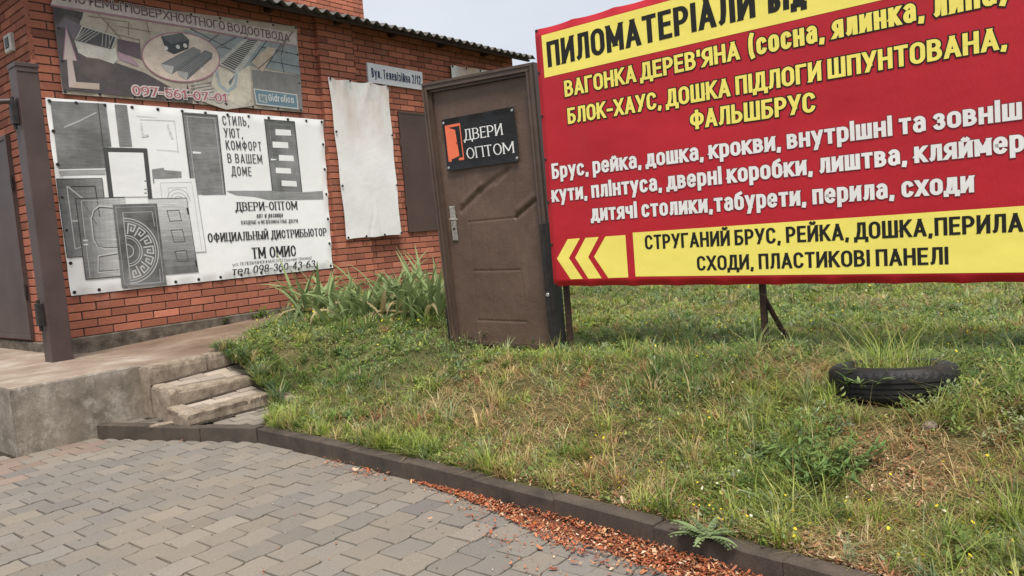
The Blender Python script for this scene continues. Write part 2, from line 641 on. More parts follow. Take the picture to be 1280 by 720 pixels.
# ------------------------------------------------------------------ stroke lettering
def _arc(cx, cy, rx, ry, a0, a1, n=8):
    return [(cx + rx * math.cos(math.radians(a0 + (a1 - a0) * k / n)), cy + ry * math.sin(math.radians(a0 + (a1 - a0) * k / n))) for k in range(n + 1)]


def glyph(ch, R):
    """(width, strokes) with x and y in 0..1 of the glyph's box; R is how far the round corners reach"""
    S0, S1 = [(0, 0), (0, 1)], [(1, 0), (1, 1)]

    def ring(x0, x1, y0, y1, a0=90, a1=450):
        h = y1 - y0
        ry = min(R * h * (1.0 if R >= .5 else 1.0 / max(h, .55)), h / 2)
        cx, rx = (x0 + x1) / 2, (x1 - x0) / 2
        full = _arc(cx, y1 - ry, rx, ry, 0, 180, 10) + _arc(cx, y0 + ry, rx, ry, 180, 360, 10)
        full.append(full[0])
        return full

    def bowl(y0, y1, x1=1.0, xs=0.45, x0=0.0):
        ry = min((y1 - y0) / 2, .5)
        return [(x0, y1), (x1 - (x1 - x0) * (1 - xs), y1)] + _arc(x0 + (x1 - x0) * xs, (y0 + y1) / 2, (x1 - x0) * (1 - xs), ry, 90, -90, 10)[1:-1] + [(x0 + (x1 - x0) * xs, y0), (x0, y0)]

    def cee(y0=0.0, y1=1.0, lo=.24, hi=.76):
        ry = min(R, .5) * (y1 - y0)
        return [(1, y0 + (y1 - y0) * hi)] + _arc(.5, y1 - ry, .5, ry, 12, 180, 9) + _arc(.5, y0 + ry, .5, ry, 180, 348, 9) + [(1, y0 + (y1 - y0) * lo)]
    breve = [(.2, 1.3), (.36, 1.2), (.64, 1.2), (.8, 1.3)]
    G = {
        'А': (.62, [[(0, 0), (.5, 1)], [(.5, 1), (1, 0)], [(.2, .27), (.8, .27)]]),
        'Б': (.53, [S0, [(0, 1), (.9, 1)], bowl(0, .57)]),
        'В': (.55, [S0, bowl(.53, 1, .9), bowl(0, .53)]),
        'Г': (.45, [S0, [(0, 1), (1, 1)]]),
        'Д': (.64, [[(-.12, 0), (1.12, 0)], [(-.12, -.2), (-.12, 0)], [(1.12, -.2), (1.12, 0)], [(.86, 0), (.86, 1)], [(.3, 1), (.86, 1)], [(.3, 1), (.28, .5), (.1, 0)]]),
        'Е': (.46, [S0, [(0, 1), (1, 1)], [(0, .52), (.88, .52)], [(0, 0), (1, 0)]]),
        'Ж': (.95, [[(.5, 0), (.5, 1)], [(.02, 1), (.5, .5)], [(.02, 0), (.5, .5)], [(.98, 1), (.5, .5)], [(.98, 0), (.5, .5)]]),
        'З': (.5, [[(0, .8)] + _arc(.47, .77, .46, .23, 170, -90, 10), [(.4, .54)] + _arc(.5, .27, .5, .27, 90, -165, 10)]),
        'И': (.58, [S0, S1, [(0, 0), (1, 1)]]),
        'Й': (.58, [S0, S1, [(0, 0), (1, 1)], breve]),
        'І': (.0, [S0]),
        'К': (.56, [S0, [(0, .4), (.95, 1)], [(.3, .6), (1, 0)]]),
        'Л': (.58, [S1, [(.28, 1), (1, 1)], [(.28, 1), (.25, .4), (.15, .06), (-.05, 0)]]),
        'М': (.76, [S0, S1, [(0, 1), (.5, .22)], [(.5, .22), (1, 1)]]),
        'Н': (.57, [S0, S1, [(0, .52), (1, .52)]]),
        'О': (.58, [ring(0, 1, 0, 1)]),
        'П': (.57, [S0, S1, [(0, 1), (1, 1)]]),
        'Р': (.53, [S0, bowl(.44, 1)]),
        'С': (.55, [cee()]),
        'Т': (.52, [[(.5, 0), (.5, 1)], [(0, 1), (1, 1)]]),
        'У': (.56, [[(0, 1), (.52, .34)], [(1, 1), (.28, 0)]]),
        'Ф': (.78, [[(.5, -.04), (.5, 1.04)], ring(0, 1, .2, .86)]),
        'Х': (.6, [[(0, 0), (1, 1)], [(0, 1), (1, 0)]]),
        'Ц': (.6, [S0, [(.9, 0), (.9, 1)], [(0, 0), (1.1, 0)], [(1.1, -.2), (1.1, 0)]]),
        'Ч': (.52, [S1, [(0, 1), (0, .62)] + _arc(.45, .62, .45, .18, 180, 270, 5)[1:] + [(1, .44)]]),
        'Ш': (.85, [S0, S1, [(.5, 0), (.5, 1)], [(0, 0), (1, 0)]]),
        'Ь': (.52, [S0, bowl(0, .56)]),
        'Ы': (.72, [S0, bowl(0, .56, .68), S1]),
        'Ю': (.86, [S0, [(0, .5), (.4, .5)], ring(.4, 1, 0, 1)]),
        'Я': (.55, [S1, [(1 - x, y) for x, y in bowl(.42, 1)], [(.62, .42), (0, 0)]]),
        '0': (.5, [ring(0, 1, 0, 1)]),
        '1': (.26, [[(.75, 0), (.75, 1)], [(-.1, .76), (.75, 1)]]),
        '2': (.48, [[(0, .74)] + _arc(.5, .72, .5, .28, 165, -25, 9) + [(.0, .0)], [(0, 0), (1, 0)]]),
        '3': (.48, [[(0, .8)] + _arc(.47, .77, .46, .23, 170, -90, 10), [(.4, .54)] + _arc(.5, .27, .5, .27, 90, -165, 10)]),
        '4': (.54, [[(.72, 0), (.72, 1)], [(.72, 1), (0, .26)], [(0, .26), (1, .26)]]),
        '5': (.48, [[(.92, 1), (.12, 1)], [(.12, 1), (.06, .55)], [(.06, .55)] + _arc(.48, .31, .5, .31, 110, -160, 10)]),
        '6': (.5, [ring(0, 1, 0, .58), [(0, .3), (.03, .55), (.25, .85), (.8, 1)]]),
        '7': (.48, [[(0, 1), (1, 1)], [(1, 1), (.3, 0)]]),
        '8': (.5, [ring(.05, .95, .52, 1), ring(0, 1, 0, .52)]),
        '9': (.5, [ring(0, 1, .42, 1), [(1, .7), (.97, .45), (.75, .15), (.2, 0)]]),
        'а': (.5, [[(.02, .84)] + _arc(.5, .72, .5, .28, 150, 0, 6) + [(1, 0)], [(1, .58), (.45, .58)] + _arc(.4, .29, .4, .29, 90, 270, 7)[1:] + [(.6, 0), (1, .16)]]),
        'б': (.53, [ring(0, 1, 0, 1), [(0, .45), (.02, .9), (.2, 1.2), (.5, 1.3), (.95, 1.4)]]),
        'е': (.52, [[(0, .5), (1, .5), (1, .66)] + _arc(.5, .68, .5, .32, 10, 180, 8) + _arc(.5, .32, .5, .32, 180, 335, 8)]),
        'р': (.52, [[(0, -.38), (0, 1)], ring(0, 1, 0, 1)]),
        'у': (.54, [[(0, 1), (.52, .1)], [(1, 1), (.3, -.38)]]),
        'і': (.0, [S0, [(0, 1.26), (0, 1.36)]]),
        'з': (.46, [[(0, .8)] + _arc(.47, .77, .46, .23, 170, -90, 10), [(.4, .54)] + _arc(.5, .27, .5, .27, 90, -165, 10)]),
        'G': (.6, [cee(), [(1, .24), (1, .48)], [(.55, .48), (1, .48)]]),
        'i': (.0, [[(0, 0), (0, .72)], [(0, .98), (0, 1.06)]]),
        'd': (.5, [[(1, 0), (1, 1.08)], ring(0, 1, 0, .72)]),
        'r': (.3, [[(0, 0), (0, .72)], [(0, .5), (.4, .7), (1, .72)]]),
        'o': (.5, [ring(0, 1, 0, .72)]),
        'l': (.0, [[(0, 0), (0, 1.08)]]),
        'c': (.46, [cee(0, .72)]),
        'a': (.48, [[(1, 0), (1, .72)], ring(0, 1, 0, .72)]),
        '.': (.0, [[(0, 0), (0, .04)]]),
        ',': (.06, [[(.6, .05), (.5, -.02), (-.3, -.2)]]),
        '-': (.3, [[(0, .42), (1, .42)]]),
        "'": (.0, [[(0, .75), (0, 1)]]),
        '/': (.34, [[(0, 0), (1, 1)]]),
        '(': (.18, [[(1, 1.12), (.2, .85), (0, .5), (.2, .1), (1, -.18)]]),
        ')': (.18, [[(0, 1.12), (.8, .85), (1, .5), (.8, .1), (0, -.18)]]),
    }
    return G[ch]


SMALL_CAPS = 'вгджийклмнопстфхцчшьыюя'
XH = 0.73


def get_glyph(ch, R):
    if ch in 'абеузрі':
        w, st = glyph(ch, R)
        ys = XH
        if ch == 'і':
            return w, [[(x, y * XH) for x, y in s] for s in st], XH
        return w, [[(x, y * XH) for x, y in s] for s in st], XH
    if ch in SMALL_CAPS:
        w, st = glyph(ch.upper(), R)
        return w * .92, [[(x, y * XH) for x, y in s] for s in st], XH
    w, st = glyph(ch, R)
    return w, st, 1.0


def text(mb, F, s, p0, p1, cap, col, wv=.17, wh=.14, R=.3, gap=.16, serif=False, italic=0.0, layer=0.0, grow=0.0, gcol=None, mat='print', space=.32):
    """lay s between baseline ends p0 and p1 (u,v) of the surface F(u,v,w); wv and wh are stem widths as a share of the cap height"""
    u = Vector((p1[0] - p0[0], p1[1] - p0[1]))
    L = u.length
    u.normalize()
    v = Vector((-u.y, u.x))
    wv_, wh_ = wv * cap, wh * cap
    nfix, wsum = 0.0, 0.0
    for ch in s:
        if ch == ' ':
            nfix += space * cap
            continue
        nfix += wv_ + gap * cap
        wsum += get_glyph(ch, R)[0] * cap
    nfix -= gap * cap
    k = max(.2, (L - nfix) / max(wsum, 1e-6))
    x = 0.0
    passes = [(grow, gcol, layer), (0.0, col, layer + .0012)] if grow else [(0.0, col, layer)]
    for ch in s:
        if ch == ' ':
            x += space * cap
            continue
        w, strokes, _ = get_glyph(ch, R)
        W = w * cap * k
        for g_, c_, lay in passes:
            for si, st in enumerate(strokes):
                pts = [Vector((x + wv_ / 2 + px * W, wh_ / 2 + py * (cap - wh_))) for px, py in st]
                pts = [p for i, p in enumerate(pts) if i == 0 or (p - pts[i - 1]).length > 1e-6]
                _stroke(mb, F, p0, u, v, pts, wv_, wh_, g_, c_, lay + si * .00013, italic, mat, serif, cap)
        x += W + wv_ + gap * cap


def _stroke(mb, F, p0, u, v, pts, wv, wh, g, col, lay, italic, mat, serif, cap):
    def put(p):
        q = Vector(p0) + u * (p.x + italic * p.y) + v * p.y
        return F(q.x, q.y, lay)

    def wid(d):
        return math.sqrt((wv * d.y) ** 2 + (wh * d.x) ** 2) + 2 * g
    if len(pts) == 2:
        a, b = pts
        d = (b - a).normalized()
        lo, hi = wh / 2, cap - wh / 2
        if abs(d.x) > .12 and abs(d.y) > .12:              # a diagonal is cut level at the baseline and the cap line
            hw = (wv * (.55 + .45 * abs(d.y)) + 2 * g) / 2 / max(abs(d.y), .45) * (1 if abs(d.y) > .5 else .8)
            ext = lambda p, dd: p + dd * ((wh / 2 + g) / abs(dd.y))
            a2, b2 = ext(a, -d), ext(b, d)
            mb.face([put(a2 + Vector((-hw, 0))), put(a2 + Vector((hw, 0))), put(b2 + Vector((hw, 0))), put(b2 + Vector((-hw, 0)))], mat, col)
            return
    closed = (pts[0] - pts[-1]).length < 1e-6
    n = len(pts)
    L_, R_ = [], []
    for i in range(n):
        if closed:
            q0, q1 = pts[(i - 1) % (n - 1)], pts[(i + 1) % (n - 1)] if i < n - 1 else pts[1]
        else:
            q0, q1 = pts[max(i - 1, 0)], pts[min(i + 1, n - 1)]
        p = pts[i].copy()
        d0 = (p - q0).normalized() if (p - q0).length > 1e-9 else None
        d1 = (q1 - p).normalized() if (q1 - p).length > 1e-9 else None
        d0 = d0 or d1
        d1 = d1 or d0
        d = (d0 + d1)
        d = d.normalized() if d.length > 1e-6 else d1
        nn = Vector((-d.y, d.x))
        w = .5 * (wid(d0) + wid(d1)) / 2
        w = w / max(.6, nn.dot(Vector((-d1.y, d1.x))))
        if not closed and i in (0, n - 1):
            e = (wh / 2 if abs(d.y) > abs(d.x) else wv / 2)
            if n > 2:
                e = min(e, wh / 4)
            p = p + d * ((e + g) * (-1 if i == 0 else 1))
        L_.append(p + nn * w)
        R_.append(p - nn * w)
    for i in range(n - 1):
        mb.face([put(R_[i]), put(R_[i + 1]), put(L_[i + 1]), put(L_[i])], mat, col)
    if serif and len(pts) >= 2 and not closed:
        for p, q in ((pts[0], pts[1]), (pts[-1], pts[-2])):
            d = (q - p).normalized()
            if abs(d.y) > .5 and (abs(p.y - wh / 2) < .06 * cap or abs(p.y - cap + wh / 2) < .06 * cap):
                s_ = wv * .92
                yb = -g if p.y < cap / 2 else cap - wh * .8 - g
                mb.face([put(Vector((p.x - s_, yb))), put(Vector((p.x + s_, yb))), put(Vector((p.x + s_, yb + wh * .8 + 2 * g))), put(Vector((p.x - s_, yb + wh * .8 + 2 * g)))], mat, col)
                lay += .00007
            elif abs(d.x) > .8 and len(pts) == 2 and (p.y > cap * .9 or p.y < cap * .1) and abs(p.x - q.x) > .2 * cap:
                yb = (p.y - wh * 1.6, p.y) if p.y > cap / 2 else (p.y, p.y + wh * 1.6)
                mb.face([put(Vector((p.x - wh * .4, yb[0]))), put(Vector((p.x + wh * .4, yb[0]))), put(Vector((p.x + wh * .4, yb[1]))), put(Vector((p.x - wh * .4, yb[1])))], mat, col)


def poly(mb, F, pts, col, layer, mat='print'):
    mb.face([F(p[0], p[1], layer) for p in pts], mat, col)


def line(mb, F, pts, w, col, layer, mat='print', closed=False):
    pts = [Vector(p) for p in pts]
    if closed:
        pts.append(pts[0])
    for i in range(len(pts) - 1):
        a, b = pts[i], pts[i + 1]
        if (b - a).length < 1e-6:
            continue
        d = (b - a).normalized()
        nn = Vector((-d.y, d.x)) * (w / 2)
        a2, b2 = a - d * w * .4, b + d * w * .4
        mb.face([F(*(a2 - nn), layer + (i % 2) * .0001), F(*(b2 - nn), layer + (i % 2) * .0001), F(*(b2 + nn), layer + (i % 2) * .0001), F(*(a2 + nn), layer + (i % 2) * .0001)], mat, col)


def sheet(mb, F, quad, nu, nv, disp, m, col=(1, 1, 1)):
    """a wrinkled banner: quad = corners (top left, top right, bottom right, bottom left) in (u,v); disp(a,b,u,v) pushes along w"""
    tl, tr, br, bl = [Vector(q) for q in quad]
    vs = []
    for j in range(nv + 1):
        b = j / nv
        for i in range(nu + 1):
            a = i / nu
            p = (tl * (1 - a) + tr * a) * (1 - b) + (bl * (1 - a) + br * a) * b
            vs.append(F(p.x, p.y, disp(a, b, p.x, p.y)))
    fs = [(j * (nu + 1) + i, j * (nu + 1) + i + 1, (j + 1) * (nu + 1) + i + 1, (j + 1) * (nu + 1) + i) for j in range(nv) for i in range(nu)]
    mb.shared(vs, [f[::-1] for f in fs], m, col, True)


# ------------------------------------------------------------------ terrain heights
def kerb_s(o):
    """inner line of the kerb, in s, for a given o"""
    q = np.clip(np.asarray(o, float), 3.03, 8.0) - 3.03
    return .07 - .02 * q - .0145 * q * q - .164 * np.maximum(np.asarray(o, float) - 8.0, 0)


def lawn_z(s, o, bumps=True):
    s, o = np.asarray(s, float), np.asarray(o, float)
    zp = np.clip(.427 + .047 * s, .42, .66)
    near = sstep((o - 1.5) / 2.2)                          # 0 beside the walkway, 1 out on the lawn
    top = (zp + .022) * (1 - near) + .385 * near
    top = top + .05 * sstep((s - 4) / 6) * near
    edge = np.where(o > 3.03, .085, .085 + (.40) * sstep((2.75 - o) / 1.1))
    b0 = np.where(o > 3.03, kerb_s(o), np.clip(.07 + (3.03 - o) / .58 * .45, 0, .52))
    w = .9 + .45 * sstep((o - 2.2) / 1.7)
    t = np.clip((s - b0) / w, 0, 1)
    z = edge + (top - edge) * (t * t * (3 - 2 * t) * .6 + t * .4)
    z = z - .055 * np.exp(-(((s - 1.72) / .75) ** 2 + ((o - 3.8) / .8) ** 2))
    if bumps:
        z = z + (fbm(s, o, 1.6, 5) - .5) * .09 * np.clip((s - b0) * 3, 0, 1) + (fbm(s, o, 6, 9) - .5) * .03
    return z


def lz(s, o):
    return float(lawn_z(np.array([s]), np.array([o]))[0])


def so_of(p):
    v = Vector((p[0], p[1], 0)) - P0
    return v.dot(WD), v.dot(WN)


# ------------------------------------------------------------------ ground sheets
mb = MB()
mb.face([(-400, -400, -.06), (400, -400, -.06), (400, 600, -.06), (-400, 600, -.06)], 'soil')
structure(mb.build('ground'))

mb = MB()                                                  # bedding under the pavers
mb.face([gp(-9, -7, -.016), gp(-9, 14, -.016), gp(float(kerb_s(14)) + .02, 14, -.012), gp(float(kerb_s(8)) + .02, 8, -.012), gp(float(kerb_s(5.5)) + .02, 5.5, -.012), gp(.09, 3.03, -.012), gp(-.4, 1.9, -.012), gp(-.4, -7, -.012)], 'sand')
LP, HP = .174, .137


def wave(s):
    x = (s / LP) % 1.0
    tri = sstep((x - .16) / .13) - sstep((x - .66) / .13)
    return .0052 * (2 * float(tri) - 1)


for j in range(-8, 90):
    o0 = .02 + j * HP
    off = -1.0738 + (LP / 2) * ((j - 31) % 2) - (j - 31) * .004
    for k in range(-46, 10):
        s0 = off + k * LP
        s1 = s0 + LP
        om = o0 + HP / 2
        lim = float(kerb_s(om)) - .072 if om > 3.03 else .0 - (3.03 - om) * .36
        if s0 > lim or s1 < -8:
            continue
        if om < 1.66 and s1 > -.97:
            continue
        P = gp((s0 + s1) / 2, om, 0)
        if P.y < -.5 or P.x < -9:
            continue
        s1c = min(s1, lim)
        g = .0033
        N = 14
        ss = [s0 + g + (s1c - s0 - 2 * g) * i / N for i in range(N + 1)]
        dz = rng.normal(0, .0016)
        tx, ty = rng.normal(0, .006), rng.normal(0, .008)
        zz = lambda s, o: dz + tx * (s - s0 - LP / 2) + ty * (o - om)
        ph = 0.0
        lo = [(s, o0 + g + wave(s + ph)) for s in ss]
        hi = [(s, o0 + HP - g + wave(s + ph)) for s in ss]
        e = .0030
        vs = []
        for q in lo:
            vs.append(gp(q[0], q[1], -.018))
        for q in lo:
            vs.append(gp(q[0], q[1], zz(*q) - e))
        for i, q in enumerate(lo):
            vs.append(gp(min(max(q[0], s0 + g + e), s1c - g - e), q[1] + e, zz(*q)))
        for i, q in enumerate(hi):
            vs.append(gp(min(max(q[0], s0 + g + e), s1c - g - e), q[1] - e, zz(*q)))
        for q in hi:
            vs.append(gp(q[0], q[1], zz(*q) - e))
        for q in hi:
            vs.append(gp(q[0], q[1], -.015))
        n1 = N + 1
        fs = [(r * n1 + i, r * n1 + i + 1, (r + 1) * n1 + i + 1, (r + 1) * n1 + i) for r in range(5) for i in range(N)]
        for c_ in (0, N):
            fs.append(tuple(r * n1 + c_ for r in range(6)))
        v = rng.normal(0, .03)
        h = rng.random()
        warm = fbm(P.x, P.y, .55, 4) * 1.2 - .25 + rng.normal(0, .22)
        a, b = np.array((.170, .156, .143)), np.array((.228, .194, .158))
        c = a + (b - a) * np.clip(warm, 0, 1)
        if s1 > -1.5 and om < 2.4 and om > 1.5 and h > .6 and s0 < -.6:
            c = np.array((.225, .168, .137))
        c = np.clip(c * (1 + 2.2 * v), .05, .6)
        mb.shared(vs, fs, 'paver', tuple(c))
structure(mb.build('pavement'), 'grey and buff wavy interlocking concrete pavers in front of the kerb')

# lawn: one sheet in (s,o), fine near the viewer, coarse far away
ss = np.concatenate([np.linspace(0, 3.2, 81), np.linspace(3.3, 9, 40), np.geomspace(9.5, 260, 26)])
os_ = np.concatenate([-np.geomspace(200, .6, 22), np.linspace(-.4, 9, 150), np.geomspace(9.3, 200, 22)])
V, Fa, idx = [], [], {}
GS, GO = np.meshgrid(ss, os_, indexing='ij')
B0 = np.where(GO > 3.03, kerb_s(GO) - .004, np.where(GO > 1.66, np.clip(.07 + (3.03 - GO) / .58 * .45 - .02, -.02, .50), .62 + (1.66 - GO) * .98 + .12 * np.sin(GO * 5)))
B0 = np.where(GO < 0, 7.2, B0)
SS = np.maximum(GS, 0) * (1 if True else 0)
SS = B0 + GS * np.where(GO < 0, 1, 1)
ZZ = lawn_z(SS, GO)
nu, nv = GS.shape
verts = [tuple(gp(SS[i, j], GO[i, j], ZZ[i, j])) for i in range(nu) for j in range(nv)]
faces = [(i * nv + j, (i + 1) * nv + j, (i + 1) * nv + j + 1, i * nv + j + 1) for i in range(nu - 1) for j in range(nv - 1)]
mb = MB()
mb.shared(verts, faces, 'soil', (1, 1, 1), True)
structure(mb.build('lawn'), 'grassy bank rising from the kerb to the lawn')

# ------------------------------------------------------------------ kerb
mb = MB()
pts2 = [(-.50, 1.66), (-.235, 2.36), (.0, 3.0)]
KT = .095


def kerb_run(a, b, n, jit=.004):
    a, b = Vector(a), Vector(b)
    d = (b - a) / n
    L = d.length
    dn = d.normalized()
    nr = Vector((dn.y, -dn.x))                             # towards the lawn
    if nr.x < 0:
        nr = -nr
    for i in range(n):
        q = a + d * i
        zt = KT + rng.normal(0, .004)
        sh = rng.normal(0, jit)

        def F(u, v, w, q=q, dn=dn, nr=nr, sh=sh):
            p = q + dn * u + nr * (v + sh)
            return gp(p.x, p.y, w)
        k = .8 + .4 * rng.random()
        mb.box(F, (.0012, 0, -.05), (L - .0012, .078, zt), 'kerb', (.050 * k, .041 * k, .034 * k), bev=.006)


kerb_run((-.475, 1.72), (-.006, 3.02), 3)
o_ = 3.03
while o_ < 11.5:
    kerb_run((float(kerb_s(o_)) - .078, o_), (float(kerb_s(o_ + .5)) - .078, o_ + .5), 1, .003)
    o_ += .5
structure(mb.build('kerb'), 'dark concrete kerb along the lawn')

# ------------------------------------------------------------------ raised concrete walkway along the shop
mb = MB()
ns, no = 60, 12


def plat_z(s):
    return .462 if s < -.1 else .462 - .03 * min(1, (s + .1) / .3) + .047 * max(0, s) if s < 4.6 else .65


def plat_edge(s):
    return 1.655 + .006 * math.sin(s * 5.0)


S_L, S_R = -.955, 3.4
vs, fs = [], []
for i in range(ns + 1):
    s = S_L + (S_R - S_L) * i / ns
    for j in range(no + 1):
        o = -6 + (plat_edge(s) + 6) * (j / no)
        z = plat_z(s) + (fbm(np.array(s), np.array(o), 2.0, 3) - .5) * .012
        vs.append(gp(s, o, float(z)))
fs = [(i * (no + 1) + j, (i + 1) * (no + 1) + j, (i + 1) * (no + 1) + j + 1, i * (no + 1) + j + 1) for i in range(ns) for j in range(no)]
for fi, f in enumerate(fs):                                # swept pale by the corner, rust-brown dust further along
    s_ = S_L + (S_R - S_L) * (fi // no + .5) / ns
    k_ = 1 - float(sstep((s_ + .1 + .25 * (float(fbm(np.array(s_), np.array(fi % no * .3), 1.6, 77)) - .5)) / .7))
    mb.shared([vs[i] for i in f], [(0, 1, 2, 3)], 'platform_top', (1 + .45 * k_, 1 + .62 * k_, 1 + .75 * k_))
fr = []
for i in range(ns + 1):
    s = S_L + (S_R - S_L) * i / ns
    t = vs[i * (no + 1) + no]
    fr += [t, t + WN * .006 - UP * .012, gp(s, plat_edge(s) + .012, -.05)]
mb.shared(fr, [(3 * i + r, 3 * i + 3 + r, 3 * i + 4 + r, 3 * i + 1 + r) for i in range(ns) for r in (0, 1)], 'platform', (1, 1, 1))
sd_ = []
for j in range(no + 1):
    t = vs[j]
    sd_ += [t, Vector((t.x, t.y, -.05)) - WD * .0 + (WN * .012 if j == no else WN * 0)]
mb.shared(sd_, [(2 * j, 2 * j + 2, 2 * j + 3, 2 * j + 1) for j in range(no)], 'platform', (1, 1, 1))
structure(mb.build('path'), 'raised concrete walkway along the brick shop')

# ------------------------------------------------------------------ steps
steps = empty('concrete_steps', 'worn steps of old kerbstones and pavers beside the raised concrete walkway', 'steps', gp(.2, 2.2, .085))


def rough_block(a, b, depth, zb0, zb1, zt0, zt1, seed, name='kerbstone', into=1, mat='old_kerb'):
    """an old kerbstone: front face from a to b (s,o), going back by depth, with chipped edges"""
    r = np.random.default_rng(seed)
    m = MB()
    N = 14
    a, b = Vector(a), Vector(b)
    dn = (b - a).normalized()
    nr = Vector((dn.y, -dn.x)) * into
    prof = [(0, 0), (.004, .55), (.0, .88), (.006, .96), (.016, 1.0), (.6, 1.0), (.95, 1.0), (1, .93), (1, 0)]
    vs = []
    for i in range(N + 1):
        t = i / N
        p = a + (b - a) * t
        zb, zt = zb0 + (zb1 - zb0) * t, zt0 + (zt1 - zt0) * t
        for k, (q, h) in enumerate(prof):
            j = r.normal(0, .0012)
            chip = r.random() < .10 and k in (3, 4)
            qq = (q * depth if q > .1 else q) + (.012 * r.random() if chip else 0)
            x = p + nr * (qq + j)
            e = .010 if i in (0, N) and k in (2, 3, 4, 5, 6) else 0
            x = x + dn * (e if i == 0 else -e)
            vs.append(gp(x.x, x.y, zb + (zt - zb) * h - (.010 * r.random() if chip else 0) - e * .5 + r.normal(0, .002)))
    n = len(prof)
    fs = [(i * n + k, (i + 1) * n + k, (i + 1) * n + k + 1, i * n + k + 1) for i in range(N) for k in range(n - 1)]
    fs += [tuple(range(n))[::-1], tuple(N * n + k for k in range(n))]
    m.shared(vs, fs, mat, (1, 1, 1), False)
    return m.build(name, steps)


rough_block((-.112, 1.80), (.36, 1.79), .13, .05, .05, .453, .462, 1)
rough_block((.372, 1.80), (.60, 1.80), .13, .05, .05, .460, .468, 2)
rough_block((-.128, 2.135), (.70, 2.115), .13, .05, .05, .303, .272, 3)
rough_block((-.178, 2.465), (.30, 2.445), .13, .075, .082, .173, .176, 4)
rough_block((.305, 2.45), (.49, 2.43), .13, .08, .085, .174, .180, 5)
rough_block((-.118, 1.83), (-.116, 2.108), .10, .08, .08, .322, .304, 6, into=1)
rough_block((-.16, 2.13), (-.170, 2.44), .11, .075, .075, .195, .172, 7, into=1)
rough_block((.50, 2.38), (.50, 2.80), .09, .05, .05, .19, .10, 8, into=1)
rough_block((.64, 1.86), (.70, 2.02), .16, .22, .25, .42, .40, 9, name='broken_stone', into=1, mat='stone')


def tread(s0, s1, o0, o1, zf, seed, name='paved_tread', skip=()):
    r = np.random.default_rng(seed)
    m = MB()
    m.face([gp(s0, o0, zf(s0, o0) - .012), gp(s1, o0, zf(s1, o0) - .012), gp(s1, o1, zf(s1, o1) - .012), gp(s0, o1, zf(s0, o1) - .012)], 'sand')
    nb = max(1, round((o1 - o0) / .098))
    for j in range(nb):
        oa, ob = o0 + (o1 - o0) * j / nb, o0 + (o1 - o0) * (j + 1) / nb
        s = s0 - (j % 2) * .1
        while s < s1 - .02:
            sa, sb = max(s, s0), min(s + .2, s1)
            if sb - sa > .03:
                t = r.normal(0, .003)

                def F(u, v, w):
                    return gp(u, v, zf(u, v) + w + t)
                k = .75 + .5 * r.random()
                c = np.array((.34, .285, .235)) * k
                m.box(F, (sa + .004, oa + .004, -.02), (sb - .004, ob - .004, .004), 'paver', tuple(c), bev=.005)
            s += .2
    return m.build(name, steps)


tread(-.10, .68, 1.805, 1.985, lambda s, o: (.300 + .045 * (s + .1) / .7) * (1.99 - o) / .19 + (.300 - .022 * (s + .1) / .7) * (o - 1.80) / .19, 11)
tread(-.03, .52, 2.125, 2.315, lambda s, o: (.166 + .034 * (s + .1) / .7) * (2.32 - o) / .2 + (.170 + .006 * (s + .1) / .7) * (o - 2.12) / .2, 12)

mb = MB()  # dark strips at the riser feet stand in for shadowed gaps between stones
for sa, sb, o_, za_, zb_ in ((-.10, .62, 1.803, .300, .338), (-.02, .52, 2.137, .170, .192), (-.16, .49, 2.468, .083, .086)):
    n_ = 24
    vs = []
    for i in range(n_ + 1):
        q = i / n_
        wv_ = .012 + .016 * float(vnoise(np.array(q * 9), np.array(o_ * 7), 1.0, 5))
        vs += [gp(sa + (sb - sa) * q, o_ - .004, za_ + (zb_ - za_) * q + .016), gp(sa + (sb - sa) * q, o_ + wv_, za_ + (zb_ - za_) * q + .006)]
    mb.shared(vs, [(2 * i, 2 * i + 2, 2 * i + 3, 2 * i + 1) for i in range(n_)], 'sand')
mb.build('gap_shade_strips', steps)

# the little paved landing behind the front kerb
mb = MB()
r_ = np.random.default_rng(21)
mb.face([gp(-.38, 1.68, .068), gp(-.12, 1.67, .068), gp(.0, 2.1, .068), (gp(.5, 2.3, .068)), gp(.5, 2.75, .068), gp(.06, 3.0, .068), gp(.0, 2.98, .068)], 'sand')
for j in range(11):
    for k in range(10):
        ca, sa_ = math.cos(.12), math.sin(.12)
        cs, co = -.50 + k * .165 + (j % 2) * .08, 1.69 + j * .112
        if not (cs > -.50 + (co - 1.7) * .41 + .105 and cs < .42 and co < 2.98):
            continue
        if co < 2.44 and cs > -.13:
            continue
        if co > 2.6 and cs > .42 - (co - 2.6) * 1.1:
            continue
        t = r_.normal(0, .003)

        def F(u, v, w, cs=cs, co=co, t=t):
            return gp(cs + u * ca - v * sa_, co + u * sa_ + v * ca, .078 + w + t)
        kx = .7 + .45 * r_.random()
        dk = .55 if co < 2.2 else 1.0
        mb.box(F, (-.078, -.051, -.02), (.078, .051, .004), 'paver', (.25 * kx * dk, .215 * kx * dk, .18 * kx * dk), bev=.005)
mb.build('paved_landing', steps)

mb = MB()                                                  # a pale tile left lying on the landing


def F(u, v, w):
    a = .25
    return gp(-.30 + u * math.cos(a) - v * math.sin(a), 2.17 + u * math.sin(a) + v * math.cos(a), .085 + w)


mb.box(F, (.0, -.036, 0), (.155, .036, .010), 'old_kerb', bev=.003)
tag(mb.build('ceramic_tile'), 'pale broken tile strip lying on the landing beside the steps', 'tile')

# ------------------------------------------------------------------ the brick shop
shop = empty('brick_building', 'red brick shop with corrugated roof and taller block on top', 'building', P0)
BR_L, BR_H = .26, .0772


